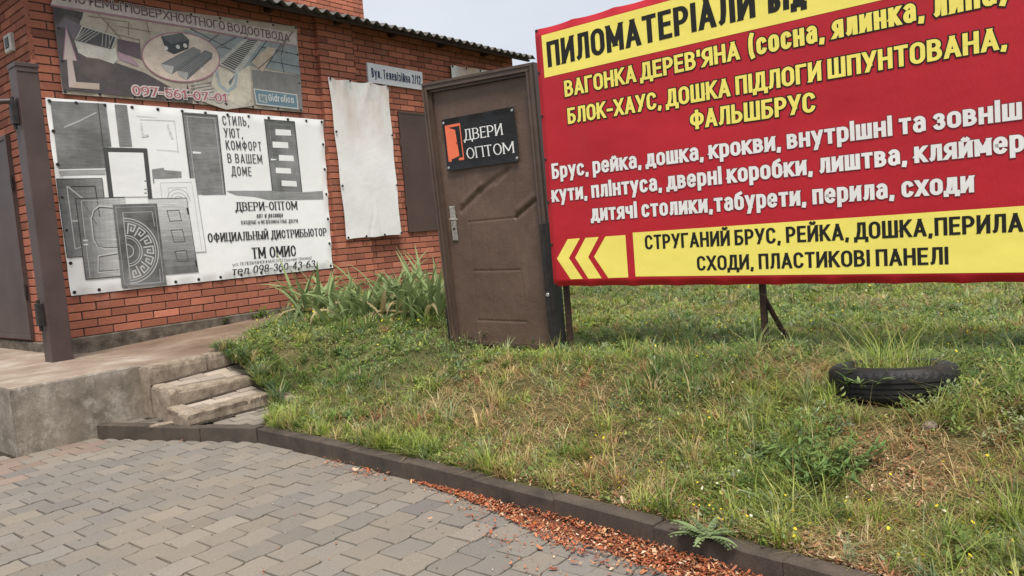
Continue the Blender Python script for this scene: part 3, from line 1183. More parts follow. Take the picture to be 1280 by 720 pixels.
def brick_col(r):
    k = r.random()
    base = np.array((.375, .132, .082))
    c = base * (1 + r.normal(0, .13))
    if k < .18:
        c = c * .82
    elif k > .9:
        c = c * 1.15 + np.array((.01, .012, .01))
    return tuple(np.clip(c, .02, .8))


def brickwork(mb, F, u0, u1, v0, v1, r, joint=.155, holes=(), w=0.0, mortar_col='mortar', bl=BR_L, tint=1.0, face_m='brick'):
    n = int(math.ceil((v1 - v0) / BR_H))
    # mortar sheet 8 mm behind the brick faces
    mb.face([F(u0, v0, w - .009), F(u1, v0, w - .009), F(u1, v1, w - .009), F(u0, v1, w - .009)], mortar_col)
    for j in range(n):
        a, b = v0 + j * BR_H, min(v0 + (j + 1) * BR_H, v1)
        u = u0 - ((u0 - joint - (j % 2) * bl / 2) % bl)
        while u < u1:
            x0, x1 = max(u, u0), min(u + bl, u1)
            u += bl
            if x1 - x0 < .02:
                continue
            if any(x0 > h[0] and x1 < h[1] and a > h[2] and b < h[3] for h in holes):
                continue
            g = .0055
            du = r.normal(0, .001)
            dw = r.normal(0, .0012)
            c = tuple(q * tint for q in brick_col(r))
            la = g if x0 > u0 + 1e-6 else 0.0
            lb = g if x1 < u1 - 1e-6 else 0.0
            mb.box(F, (x0 + la + du, a + g, w - .03), (x1 - lb + du, b - g, w + dw), face_m, c, bev=.003, skip_back=True)


FWf = lambda u, v, w: fw(u, v, w)
LWf = lambda u, v, w: lw(u, v, w)
ZP = .592
r_ = np.random.default_rng(31)
mb = MB()
brickwork(mb, FWf, 0.0, 3.07, ZP, 4.05, r_, holes=((.35, 2.7, 1.1, 2.6), (.5, 2.6, 2.95, 3.6)))
brickwork(mb, FWf, 3.07, 3.60, ZP, 4.05, r_, joint=3.20, w=.065)
brickwork(mb, FWf, 3.60, 6.86, ZP, 4.05, r_, joint=3.72, holes=((4.4, 5.4, 1.5, 2.9),))
mb.face([fw(3.07, ZP, -.02), fw(3.07, ZP, .056), fw(3.07, 4.05, .056), fw(3.07, 4.05, -.02)], 'mortar')
for j in range(45):                                        # returns of the pilaster
    c = brick_col(r_)
    mb.box(lambda u, v, w: fw(3.07 - w, v, u), (-.005, ZP + j * BR_H + .0055, 0), (.062, ZP + (j + 1) * BR_H - .0055, .0008), 'brick', c, bev=.0004)
    mb.box(lambda u, v, w: fw(3.60 + w, v, u), (-.005, ZP + j * BR_H + .0055, 0), (.062, ZP + (j + 1) * BR_H - .0055, .0008), 'brick', c, bev=.0004)
# body behind the brick skins, and the wall's far end
mb.face([fw(6.86, 0, -.004), fw(6.86, 0, -8), fw(6.86, 4.05, -8), fw(6.86, 4.05, -.004)], 'brick', (.34, .10, .055))
mb.face([fw(0, 0, -8), fw(6.86, 0, -8), fw(6.86, 4.05, -8), fw(0, 4.05, -8)], 'brick', (.34, .10, .055))
mb.build('front_wall', shop)
mb = MB()
brickwork(mb, LWf, 0.0, 6.0, ZP - .045, 4.05, np.random.default_rng(32), joint=.13, holes=((.85, 1.8, .6, 2.45),))
mb.face([lw(6, 0, 0), lw(8, 0, 0), lw(8, 4.05, 0), lw(6, 4.05, 0)], 'brick', (.34, .10, .055))
mb.build('side_wall', shop)
mb = MB()
N = 60
vs = []
for i in range(N + 1):
    s = .0 + 6.86 * i / N
    o = .018 + float(fbm(np.array(s), np.array(0.), 3, 8)) * .012
    vs += [fw(s, .1, o), fw(s, ZP - .01, o), fw(s, ZP + .0, o - .012), fw(s, ZP + .0, -.02)]
mb.shared(vs, [(4 * i + k, 4 * i + 4 + k, 4 * i + 5 + k, 4 * i + 1 + k) for i in range(N) for k in range(3)], 'plinth')
vs = []
for i in range(41):
    t = 6.0 * i / 40 - .02
    o = .016 + float(fbm(np.array(t), np.array(9.), 5, 8)) * .02
    vs += [lw(t, .1, o), lw(t, ZP - .055, o), lw(t, ZP - .045, o - .012), lw(t, ZP - .045, -.02)]
mb.shared(vs, [(4 * i + k, 4 * i + 4 + k, 4 * i + 5 + k, 4 * i + 1 + k) for i in range(40) for k in range(3)], 'plinth')
mb.build('plinth', shop)

# corrugated eaves: wavy slate sheets on a dark soffit board
mb = MB()
lam, amp = .150, .024
N = int(7.58 / lam * 10)
rows = [(.375, 3.945), (.0, 4.03), (-2.0, 4.5)]
vs = []
for i in range(N + 1):
    s = -.6 + 7.58 * i / N
    for o, z in rows:
        h = amp * math.cos(2 * math.pi * s / lam)
        sheet_step = .006 * (int((s + .6) / 1.05) % 2)
        vs.append(fw(s, z + h + sheet_step, o))
    for o, z in rows:
        h = amp * math.cos(2 * math.pi * s / lam)
        vs.append(fw(s, z + h + sheet_step - .007, o))
n = 6
fs = []
for i in range(N):
    a, b = i * n, (i + 1) * n
    fs += [(a, b, b + 1, a + 1), (a + 1, b + 1, b + 2, a + 2), (a + 3, a + 4, b + 4, b + 3), (a + 4, a + 5, b + 5, b + 4), (a, a + 3, b + 3, b)]
mb.shared(vs, fs, 'slate', (1, 1, 1), False)
mb.build('roof', shop)
mb = MB()
mb.box(FWf, (-.58, 3.895, .262), (6.92, 3.925, .30), 'rusty')
for k in range(8):                                         # rafters' ends under the eaves
    s = -.35 + k * .92
    mb.box(FWf, (s, 3.925, .0), (s + .06, 3.975, .30), 'rusty')
mb.build('eaves_batten', shop)
mb = MB()
mb.face([fw(-.6, 4.06, -.02), fw(6.92, 4.06, -.02), fw(6.92, 4.06, -8), fw(-.6, 4.06, -8)], 'slate')
mb.build('ceiling_slab', shop)

mb = MB()                                                  # the taller block behind, its brick colour brightened as if sunlit
TW = -3.0
brickwork(mb, FWf, 0.4, 6.49, 4.2, 6.9, np.random.default_rng(33), joint=.155, w=TW, tint=1.22)
mb.face([fw(6.49, 4.2, TW - .01), fw(6.49, 4.2, TW - 4), fw(6.49, 6.9, TW - 4), fw(6.49, 6.9, TW - .01)], 'brick', (.45, .14, .075))
mb.face([fw(.4, 4.2, TW - .01), fw(.4, 4.2, TW - 4), fw(.4, 6.9, TW - 4), fw(.4, 6.9, TW - .01)], 'brick', (.45, .14, .075))
mb.face([fw(.4, 6.9, TW + .05), fw(6.55, 6.9, TW + .05), fw(6.55, 6.9, TW - 4), fw(.4, 6.9, TW - 4)], 'slate')
mb.build('upper_storey', shop)

# window shutter of brown sheet steel
mb = MB()
mb.box(FWf, (4.295, 1.355, .0), (5.50, 2.97, .022), 'shutter', bev=.003)
for a, b in (((4.295, 1.355), (5.50, 1.385)), ((4.295, 2.94), (5.50, 2.97)), ((4.295, 1.387), (4.325, 2.938)), ((5.47, 1.387), (5.50, 2.938))):
    mb.box(FWf, (*a, .0225), (*b, .028), 'shutter', bev=.002)
sh = mb.build('window_shutter', shop)
for z in (1.75, 2.55):
    mb = MB()
    mb.tube([fw(4.285, z - .05, .022), fw(4.285, z + .05, .022)], .011, 'shutter', 8)
    mb.build('hinge', sh)

# steel door in the side wall
mb = MB()
mb.box(LWf, (.775, .572, -.02), (1.86, 2.545, .03), 'brown_paint', bev=.003)
for a, b in (((.775, .572), (.815, 2.545)), ((.815, 2.505), (1.86, 2.545)), ((.815, .572), (1.86, .612))):
    mb.box(LWf, (*a, .031), (*b, .040), 'brown_paint', bev=.002)
sdo = mb.build('side_door', shop)
for z in (1.05, 2.1):
    mb = MB()
    mb.tube([lw(.765, z - .06, .035), lw(.765, z + .06, .035)], .013, 'black_steel', 8)
    mb.build('hinge', sdo)

# little white call box on the side wall
cb = empty('wall_box', 'small pale square box fixed high on the shop corner above the post', 'wall box', lw(.43, 3.24))
mb = MB()
mb.box(LWf, (.345, 3.245, .0), (.515, 3.405, .035), 'plastic', bev=.008)
mb.build('case', cb)
mb = MB()
mb.box(LWf, (.39, 3.28, .0352), (.475, 3.375, .042), 'dark_plastic', bev=.004)
mb.build('cover', cb)

# ------------------------------------------------------------------ gate post at the corner
post_p = Vector((-3.862, 6.215, 0))
pz = .455
post = empty('gate_post', 'brown square steel gate post standing at the shop corner', 'post', (post_p.x, post_p.y, pz))


def PF(u, v, w):                                           # u along the wall, v up, w out
    return post_p + WD * u + WN * w + UP * v


mb = MB()
hw = .082
mb.box(PF, (-hw, pz - .02, -hw), (hw, 2.905, hw), 'brown_paint', bev=.006)
mb.build('shaft', post)
mb = MB()
mb.box(PF, (-hw - .006, 2.89, -hw - .006), (hw + .006, 2.925, hw + .006), 'brown_paint', bev=.004)
mb.box(PF, (-hw + .004, 2.85, hw + .0006), (hw - .004, 2.862, hw + .006), 'brown_paint', bev=.002)
mb.build('cap', post)
for z, nm in ((2.52, 'hinge'), (.86, 'latch')):
    mb = MB()
    mb.box(PF, (-hw - .05, z - .09, -.02), (-hw - .0005, z + .10, .035), 'black_steel', bev=.005)
    mb.tube([PF(-hw - .03, z - .13, .01), PF(-hw - .03, z + .13, .01)], .014, 'black_steel', 8)
    mb.build(nm, post)
mb = MB()
mb.tube([PF(-hw, 2.625, 0.0), PF(-hw - .55, 2.60, -.32), PF(-hw - 1.3, 2.60, -.75)], .022, 'brown_paint', 8)
mb.build('gate_rail', post)

# ------------------------------------------------------------------ blank weathered banner
BAN_G = 'printed and blank vinyl banners nailed to the shop front'


def edge_disp(quad_w, quad_h, nu, nv, depth=.012, base=.02, seed=0, wr=.0):
    """scallops between nails along all four edges, falling to zero 8 cm in; wr adds soft sag inside"""
    def f(a, b, u, v):
        d = 0.0
        for dist, along, n in ((b * quad_h, a, nu), ((1 - b) * quad_h, a, nu), (a * quad_w, b, nv), ((1 - a) * quad_w, b, nv)):
            d = max(d, max(0, 1 - dist / .07) * (abs(math.sin(math.pi * n * along)) ** .7))
        w = base - depth * d
        if wr:
            w -= wr * float(fbm(np.array(u), np.array(v), 1.3, seed)) * min(1, 6 * a, 6 * (1 - a), 6 * b, 6 * (1 - b))
        return w
    return f


def nails(parent, F, quad, nu, nv, inset=.025, w=.021, r=.014, mat='grommet', name='grommet'):
    tl, tr, br, bl = [Vector(q) for q in quad]
    c = (tl + tr + br + bl) / 4
    pts = [tl + (tr - tl) * i / nu for i in range(nu + 1)] + [bl + (br - bl) * i / nu for i in range(nu + 1)] + \
          [tl + (bl - tl) * i / nv for i in range(1, nv)] + [tr + (br - tr) * i / nv for i in range(1, nv)]
    for p in pts:
        e = Vector((inset if p.x < c.x else -inset, inset if p.y < c.y else -inset))
        on_x = min((p - q).length for q in (tl, tr, bl, br)) < 1e-6
        d = Vector((0, 0))
        for i, (q0, q1) in enumerate(((tl, tr), (tr, br), (br, bl), (bl, tl))):
            t = (q1 - q0).normalized()
            nn = Vector((t.y, -t.x))
            if abs((p - q0).dot(nn)) < 1e-4:
                d += nn * inset
        if d.length < 1e-6:
            d = e
        q = p + d
        m = MB()
        m.disc(F, q.x, q.y, w, r, mat, h=.006)
        m.build(name, parent)


quad = [wl(404, 98), wl(479, 108), wl(496, 294), wl(427, 300)]
bl_ = empty('blank_banner', 'tall blank white banner with rusty stains right of the door pictures banner', 'banner', fw(quad[3][0], quad[3][1], .07), BAN_G)
mb = MB()


def bdisp(a, b, u, v):
    w = .095 + .014 * math.sin(9 * a + 2.2 * b) * (1 - b) * .6
    top = max(0, 1 - b / .12)
    w += .018 * top * math.sin(22 * a + 3 * math.sin(5 * a)) * (1 - .3 * b)
    dia = (a - .62) + (b - .05) * .9
    w += .012 * math.exp(-(dia / .05) ** 2) * max(0, 1 - b / .3)
    dia2 = (a - .2) - (b - .1) * .5
    w += .010 * math.exp(-(dia2 / .04) ** 2) * max(0, 1 - b / .25)
    crease = (a - .48) + .06 * math.sin(14 * b)
    w -= .008 * math.exp(-(crease / .02) ** 2) * max(0, (b - .62) / .38)
    crease = (a - .60) - .1 * (b - .7)
    w -= .008 * math.exp(-(crease / .015) ** 2) * max(0, (b - .7) / .3)
    w += .010 * (float(fbm(np.array(u), np.array(v), 2.2, 44)) - .5)
    return w


def quad_curved(quad, sag):
    return quad


tlq, trq, brq, blq = [Vector(q) for q in quad]
vs, nu, nv = [], 44, 70
for j in range(nv + 1):
    b = j / nv
    for i in range(nu + 1):
        a = i / nu
        aa = a
        p = (tlq * (1 - a) + trq * a) * (1 - b) + (blq * (1 - a) + brq * a) * b
        dx = .011 * math.sin(math.pi * b * 3) ** 2 * (1 if a < .5 else -1) * abs(2 * a - 1) ** 6
        dy = -.022 * abs(math.sin(math.pi * a * 3)) * max(0, 1 - b / .05) + .010 * abs(math.sin(math.pi * a * 2)) * max(0, (b - .95) / .05)
        vs.append(fw(p.x + dx, p.y + dy, bdisp(a, b, p.x, p.y)))
mb.shared(vs, [(j * (nu + 1) + i, (j + 1) * (nu + 1) + i, (j + 1) * (nu + 1) + i + 1, j * (nu + 1) + i + 1) for j in range(nv) for i in range(nu)], 'blank_vinyl', (1, 1, 1), True)
mb.build('vinyl', bl_)
nails(bl_, FWf, quad, 3, 3, .02, .112, .013)

# second blank one, mostly hidden by the leaning door
quad = [(5.37, 3.70), (6.62, 3.72), (6.60, 2.6), (5.40, 2.6)]
b2_ = empty('wrinkled_banner', 'wrinkled whitish banner under the eaves behind the leaning brown door', 'banner', fw(5.4, 2.6, .03), BAN_G)
mb = MB()
sheet(mb, FWf, quad, 60, 30, lambda a, b, u, v: .04 + .018 * math.sin(16 * math.atan2(b + .05, a + .02)) * min(1, 3 * (a + b)) + .01 * math.sin(20 * a + 9 * b), 'blank_vinyl')
mb.build('vinyl', b2_)
nails(b2_, FWf, quad, 4, 3, .02, .06, .013)

# ------------------------------------------------------------------ address plate
ad = empty('address_plate', 'white street name plate with dark blue lettering above the blank white banner', 'address plate', fw(3.83, 3.3, .02))
q = [(3.829, 3.546), (4.800, 3.535), (4.790, 3.292), (3.826, 3.297)]
mb = MB()
mb.shared([fw(*p, .0) for p in q] + [fw(*p, .028) for p in q], [(7, 6, 5, 4), (0, 1, 5, 4), (1, 2, 6, 5), (2, 3, 7, 6), (3, 0, 4, 7)], 'enamel')
mb.build('plate', ad)
mb = MB()
NAVY = (.018, .022, .085)
text(mb, FWf, 'Вул. Телевізійна 2/12', (3.885, 3.365), (4.755, 3.358), .122, NAVY, .14, .12, .4, .07, layer=.0288, space=.2)
mb.build('lettering', ad)

# ------------------------------------------------------------------ the two printed banners


def A_(x, y): return wl(50 + x / 4.8, 110 + y / 4.8)
def B_(x, y): return wl(60 + x / 4.5, 220 + y / 4.5)
def C_(x, y): return wl(240 + x / 5.537, 130 + y / 5.537)
def D_(x, y): return wl(230 + x / 4.8, 230 + y / 4.8)
def E_(x, y): return wl(x / 2.4, 100 + y / 2.4)
def P1(x, y): return wl(60 + x / 5.333, y / 5.333)
def P2(x, y): return wl(220 + x / 5.539, 20 + y / 5.539)
def P3(x, y): return wl(x / 3.2, y / 3.2)


def g(v):
    return (v, v, v * .99)


def lerp(p, q, t):
    return (p[0] + (q[0] - p[0]) * t, p[1] + (q[1] - p[1]) * t)


def quadpt(Q, a, b):
    """point inside a printed quad Q (tl, tr, br, bl)"""
    return lerp(lerp(Q[0], Q[1], a), lerp(Q[3], Q[2], a), b)


def gradquad(mb, F, Q, c0, c1, layer, mat='print_grain', n=8, axis=0):
    """printed picture whose ink runs from c0 to c1"""
    for i in range(n):
        t0, t1 = i / n, (i + 1) / n
        t = (i + .5) / n
        c = c0 + (c1 - c0) * t
        if axis == 0:
            P = [quadpt(Q, t0, 0), quadpt(Q, t1, 0), quadpt(Q, t1, 1), quadpt(Q, t0, 1)]
        else:
            P = [quadpt(Q, 0, t0), quadpt(Q, 1, t0), quadpt(Q, 1, t1), quadpt(Q, 0, t1)]
        poly(mb, F, P, g(c), layer, mat)


db = empty('door_banner', 'white banner printed with black-and-white doors and a phone number', 'banner', fw(.07, .98, .02), BAN_G)
quad = [wl(55.5, 122), wl(403, 150), wl(415, 335), wl(88, 370)]
mb = MB()
dsp = edge_disp(3.0, 1.8, 12, 6, .014, .022, 3, .004)
sheet(mb, FWf, quad, 120, 70, dsp, 'white_vinyl')
mb.build('vinyl', db)
nails(db, FWf, quad, 12, 6, .03, .0215, .013)

mb = MB()
L1 = .0245
dark, mid, light = .085, .15, .32
poly(mb, FWf, [A_(55, 80), A_(388, 96), A_(422, 352), A_(378, 356), A_(386, 490), A_(105, 490)], g(.125), L1, 'print_grain')
line(mb, FWf, [A_(340, 94), A_(372, 352)], .007, g(.05), L1 + .001)
line(mb, FWf, [A_(330, 150), A_(230, 200), A_(140, 238)], .012, g(.42), L1 + .0011, 'print_grain')
line(mb, FWf, [A_(105, 494), A_(382, 488)], .014, g(.7), L1 + .0012)
poly(mb, FWf, [A_(108, 500), A_(384, 500), A_(384, 520), A_(112, 526)], g(.32), L1, 'print_grain')
poly(mb, FWf, [A_(440, 100), A_(514, 105), A_(546, 352), A_(470, 353)], g(.15), L1, 'print_grain')
for P, w, c in (([A_(592, 190), A_(800, 198), A_(822, 385)], .006, .55), ([A_(600, 215), A_(610, 290), A_(640, 285)], .02, .62), ([A_(760, 225), A_(785, 300)], .02, .62), ([A_(572, 170), A_(690, 178)], .005, .6), ([A_(690, 370), A_(820, 380)], .005, .6)):
    line(mb, FWf, P, w, g(c), L1, 'print_grain')
# frame door
fo = [A_(375, 365), A_(630, 371), A_(664, 652), A_(432, 655)]
poly(mb, FWf, [A_(380, 370), A_(630, 371), A_(664, 652), A_(428, 655)], g(.80), L1 + .0008)
line(mb, FWf, [A_(420, 655), A_(386, 372), A_(624, 377), A_(653, 652)], .042, g(.07), L1 + .0016)
for y in (560, 610, 632):
    line(mb, FWf, [A_(622, y), A_(630, y)], .012, g(.2), L1 + .0017)
# little sofa
poly(mb, FWf, [A_(664, 490), A_(735, 480), A_(740, 494), A_(840, 502), A_(842, 537), A_(690, 548), A_(672, 575)], g(.17), L1 + .0006, 'print_grain')
# right dark door with light frame line
QR = [(225.5, 140.5), (270.5, 143.8), (281, 243), (238, 243)]
QR = [wl(*p) for p in QR]
gradquad(mb, FWf, QR, .13, .16, L1 + .0004, n=3)
QI = [quadpt(QR, .12, .05), quadpt(QR, .9, .05), quadpt(QR, .93, .99), quadpt(QR, .14, .99)]
line(mb, FWf, [QI[3], QI[0], QI[1], QI[2]], .006, g(.45), L1 + .0012)
line(mb, FWf, [quadpt(QR, .03, .99), quadpt(QR, .02, .02), quadpt(QR, .98, .02), quadpt(QR, .98, .99)], .009, g(.05), L1 + .0012)
hd = quadpt(QR, .17, .5)
poly(mb, FWf, [hd, (hd[0] + .09, hd[1] + .002), (hd[0] + .09, hd[1] + .018), (hd[0], hd[1] + .022)], g(.8), L1 + .0014)
# glazed door
QG = [C_(490, 106), C_(703, 122), C_(756, 612), C_(545, 602)]
poly(mb, FWf, QG, g(.11), L1 + .0004, 'print_grain')
line(mb, FWf, [quadpt(QG, .02, .99), quadpt(QG, .02, .01), quadpt(QG, .98, .01), quadpt(QG, .98, .99)], .008, g(.05), L1 + .0012)
line(mb, FWf, [quadpt(QG, .14, .97), quadpt(QG, .14, .06), quadpt(QG, .88, .06), quadpt(QG, .88, .97)], .004, g(.3), L1 + .0012)
for x0, y0, x1, y1 in ((568, 176, 674, 222), (548, 262, 655, 308), (592, 354, 693, 398), (570, 442, 674, 484), (611, 530, 714, 573)):
    poly(mb, FWf, [C_(x0, y0), C_(x1, y0 + 6), C_(x1 + 4, y1), C_(x0 + 2, y1 - 4)], g(.8), L1 + .0013)
poly(mb, FWf, [C_(536, 380), C_(575, 384), C_(575, 390), C_(538, 392)], g(.8), L1 + .0014)
# floor and curved white sheet edge
poly(mb, FWf, [C_(228, 602), C_(545, 602), C_(756, 612), C_(896, 602), C_(902, 660), C_(520, 662), C_(420, 640), C_(300, 630)], g(.2), L1 + .0002, 'print_grain')
poly(mb, FWf, [C_(62, 520), C_(185, 600), C_(228, 624), C_(62, 630)], g(.15), L1 + .0001, 'print_grain')
# doors standing in front
def bdoor(Q, c0, c1, lay, axis=0, edge=.05):
    gradquad(mb, FWf, Q, c0, c1, lay, axis=axis)
    line(mb, FWf, [Q[0], Q[1], Q[2], Q[3]], .006, g(edge), lay + .0009, closed=True)


QL = [B_(590, 20), B_(820, 15), B_(882, 425), B_(640, 440)]
poly(mb, FWf, QL, g(.78), L1 + .0018)
for a0, a1, b0, b1 in ((.13, .9, .05, .98), (.3, .75, .12, .34)):
    line(mb, FWf, [quadpt(QL, a0, b1), quadpt(QL, a0, b0), quadpt(QL, a1, b0), quadpt(QL, a1, b1)], .004, g(.4), L1 + .0024)
cc = quadpt(QL, .52, .3)
for rr in (.05, .085, .12):
    line(mb, FWf, [(cc[0] + rr * math.cos(t), cc[1] + rr * math.sin(t)) for t in np.linspace(0, math.pi, 12)], .006, g(.45), L1 + .0025)
line(mb, FWf, [QL[1], QL[2]], .006, g(.3), L1 + .0024)
Q1 = [B_(40, 18), B_(297, 15), B_(320, 200), B_(102, 460)]
Q1 = [B_(40, 18), B_(297, 15), B_(345, 440), B_(102, 460)]
bdoor(Q1, .085, .22, L1 + .0022)
line(mb, FWf, [quadpt(Q1, .2, .1), quadpt(Q1, .2, .9), quadpt(Q1, .5, .85)], .008, g(.5), L1 + .0034)
line(mb, FWf, [quadpt(Q1, .22, .1), quadpt(Q1, .5, .25), quadpt(Q1, .75, .6)], .012, g(.45), L1 + .0035)
line(mb, FWf, [quadpt(Q1, .3, .1), quadpt(Q1, .82, .1), quadpt(Q1, .85, .5)], .008, g(.04), L1 + .0035)
line(mb, FWf, [quadpt(Q1, .22, .54), quadpt(Q1, .36, .54)], .010, g(.6), L1 + .0036)
Q4 = [B_(555, 130), B_(772, 125), B_(838, 540), B_(652, 555)]
gradquad(mb, FWf, Q4, .55, .05, L1 + .0030, axis=1, n=10)
line(mb, FWf, [Q4[0], Q4[1], Q4[2]], .006, g(.06), L1 + .0040)
for b0, b1 in ((.16, .3), (.42, .58), (.7, .84)):
    line(mb, FWf, [quadpt(Q4, .42, b0), quadpt(Q4, .74, b0), quadpt(Q4, .76, b1), quadpt(Q4, .44, b1)], .007, g(.08), L1 + .0041, closed=True)
    line(mb, FWf, [quadpt(Q4, .46, b0 + .02), quadpt(Q4, .72, b0 + .02)], .005, g(.6), L1 + .0042)
for b in (.14, .85):
    line(mb, FWf, [quadpt(Q4, .97, b), quadpt(Q4, .98, b + .07)], .018, g(.04), L1 + .0042)
Q2 = [B_(148, 128), B_(425, 122), B_(440, 560), B_(206, 582)]
gradquad(mb, FWf, Q2, .10, .50, L1 + .0036, n=9)
line(mb, FWf, [Q2[1], Q2[0], Q2[3], Q2[2]], .007, g(.05), L1 + .0046)
line(mb, FWf, [quadpt(Q2, .1, .98), quadpt(Q2, .1, .03), quadpt(Q2, .9, .03)], .005, g(.5), L1 + .0046)
for k, (w, c) in enumerate(((.014, .55), (.006, .05))):
    o = .015 * k
    line(mb, FWf, [quadpt(Q2, .78, .12 + o), quadpt(Q2, .45, .1 + o), quadpt(Q2, .33 + o, .16), quadpt(Q2, .27 + o, .25), quadpt(Q2, .27 + o, .5), quadpt(Q2, .34 + o, .6), quadpt(Q2, .5, .64 - o), quadpt(Q2, .8, .65 - o)], w, g(c), L1 + .0048 + k * .0003)
    line(mb, FWf, [quadpt(Q2, .8, .7 + o), quadpt(Q2, .34 + o, .72 + o), quadpt(Q2, .3 + o, .93 - o), quadpt(Q2, .8, .93 - o)], w * .7, g(c), L1 + .0048 + k * .0003)
for b in (.52, .57):
    line(mb, FWf, [quadpt(Q2, .06, b), quadpt(Q2, .13, b)], .014, g(.7), L1 + .005)
Q3 = [B_(355, 162), B_(605, 155), B_(660, 612), B_(408, 630)]
gradquad(mb, FWf, Q3, .09, .07, L1 + .0054, n=4)
for a0, a1, b0, b1 in ((.06, .94, .035, .96),):
    line(mb, FWf, [quadpt(Q3, a0, b0), quadpt(Q3, a1, b0), quadpt(Q3, a1, b1), quadpt(Q3, a0, b1)], .005, g(.36), L1 + .0064, closed=True)


def dp(a, b): return quadpt(Q3, a, b)


def half(r, w, c, lay, t0=-90, t1=90, n=20):
    line(mb, FWf, [dp(.2 + r * 1.0 * math.cos(math.radians(t)), .56 + r * .56 * math.sin(math.radians(t))) for t in np.linspace(t0, t1, n)], w, g(c), lay)


for r, w in ((.70, .010), (.64, .007), (.33, .009), (.28, .006), (.14, .008)):
    half(r, w, .48, L1 + .0066)
line(mb, FWf, [dp(.2, .1), dp(.2, .9)], .008, g(.42), L1 + .0067)
line(mb, FWf, [dp(.2, .1), dp(.86, .1), dp(.88, .28)], .006, g(.4), L1 + .0067)
line(mb, FWf, [dp(.2, .97), dp(.86, .97), dp(.88, .80)], .006, g(.4), L1 + .0067)
for k in range(7):                                         # greek key between the arcs
    t0 = -82 + k * 24.5

    def kp(r, t): return dp(.2 + r * math.cos(math.radians(t)), .56 + r * .56 * math.sin(math.radians(t)))
    line(mb, FWf, [kp(.38, t0), kp(.59, t0 + 1), kp(.59, t0 + 17), kp(.45, t0 + 16), kp(.45, t0 + 8), kp(.52, t0 + 9)], .012, g(.5), L1 + .0068)
mb.build('printed_doors', db)

mb = MB()
INK = (.02, .02, .024)
LT = .0250
GR = (.075, .075, .08)
for s, a, b, cap in (('СТИЛЬ,', C_(206, 148), C_(388, 155), .205), ('УЮТ,', C_(216, 232), C_(346, 238), .20), ('КОМФОРТ', C_(229, 318), C_(475, 327), .20), ('В ВАШЕМ', C_(240, 408), C_(480, 414), .20), ('ДОМЕ', C_(268, 496), C_(405, 500), .19)):
    q = abs(wl(300, 150)[1] - wl(300, 161.5)[1])
    text(mb, FWf, s, a, b, q, GR, .125, .09, .34, .15, layer=LT, space=.28)


def hgt(px, py, n): return abs(wl(px, py)[1] - wl(px, py - n)[1])


text(mb, FWf, 'ДВЕРИ-ОПТОМ', D_(305, 163), D_(674, 153), hgt(330, 262, 10.6), INK, .165, .07, .5, .10, serif=True, italic=.0, layer=LT)
text(mb, FWf, 'опт и розница', D_(428, 205), D_(585, 199), hgt(330, 272, 6.4), GR, .15, .08, .5, .12, layer=LT, italic=.2)
text(mb, FWf, 'ВХОДНЫЕ и МЕЖКОМНАТНЫЕ ДВЕРИ', D_(337, 243), D_(677, 232), hgt(330, 280, 4.6), GR, .16, .09, .5, .12, layer=LT)
text(mb, FWf, 'ОФИЦИАЛЬНЫЙ ДИСТРИБЬЮТОР', D_(138, 350), D_(850, 310), hgt(330, 298, 10.4), INK, .165, .07, .5, .09, serif=True, layer=LT)
text(mb, FWf, 'ТМ ОМИС', D_(402, 449), D_(667, 431), hgt(340, 322, 13.5), INK, .165, .07, .5, .09, serif=True, layer=LT)
text(mb, FWf, 'ул. ТЕЛЕВИЗИОННАЯ 2/12 (за маг.Сосед)', D_(283, 494), D_(757, 450), hgt(340, 330, 3.9), INK, .13, .08, .5, .08, serif=False, italic=.15, layer=LT)
text(mb, FWf, 'тел. 098-360-43-63', D_(279, 548), D_(779, 499), hgt(350, 338, 9.2), INK, .17, .08, .5, .09, serif=True, italic=.2, layer=LT)
mb.build('lettering', db)

# ---- drainage banner
gb = empty('drainage_banner', 'faded colour banner about surface drainage with an upward arrow and phone number', 'banner', fw(.22, 2.83, .02), BAN_G)
quad = [wl(64.5, -6), wl(370, 33.5), wl(376.5, 140.5), wl(77.5, 117.5)]
mb = MB()
sheet(mb, FWf, quad, 90, 36, edge_disp(2.6, .95, 8, 3, .012, .022, 5, .003), 'print_photo', (.36, .31, .255))
mb.build('vinyl', gb)
nails(gb, FWf, quad, 8, 3, .02, .0215, .011)
mb = MB()
poly(mb, FWf, [wl(66, -4), P2(820, 118), P2(829, 206), P2(420, 140), P1(960, 185), P1(230, 66), P1(12, 34)], (.44, .39, .36), L1, 'print_photo')
line(mb, FWf, [P1(14, 38), P1(230, 74), P1(960, 190)], .016, (.36, .20, .25), L1 + .0012)
line(mb, FWf, [P1(960, 190), P2(430, 150), P2(828, 210)], .012, (.36, .20, .25), L1 + .0012)
poly(mb, FWf, [P1(22, 48), P1(225, 84), P1(172, 282), P1(250, 390), P1(440, 420), P1(640, 490), P1(820, 590), P1(955, 655), P1(955, 690), P1(90, 600)], (.072, .062, .062), L1 + .0002, 'print_photo')
poly(mb, FWf, [P1(25, 52), P1(228, 88), P1(215, 138), P1(110, 100), P1(35, 180)], (.035, .03, .03), L1 + .0010, 'print_photo')
poly(mb, FWf, [P1(110, 118), P1(215, 175), P1(172, 282), P1(120, 190), P1(50, 185)], (.13, .11, .125), L1 + .0011, 'print_photo')
for x in (60, 120, 180):
    line(mb, FWf, [P1(x, 640 - x * .2), P1(x + 60, 600)], .006, (.06, .05, .05), L1 + .001)
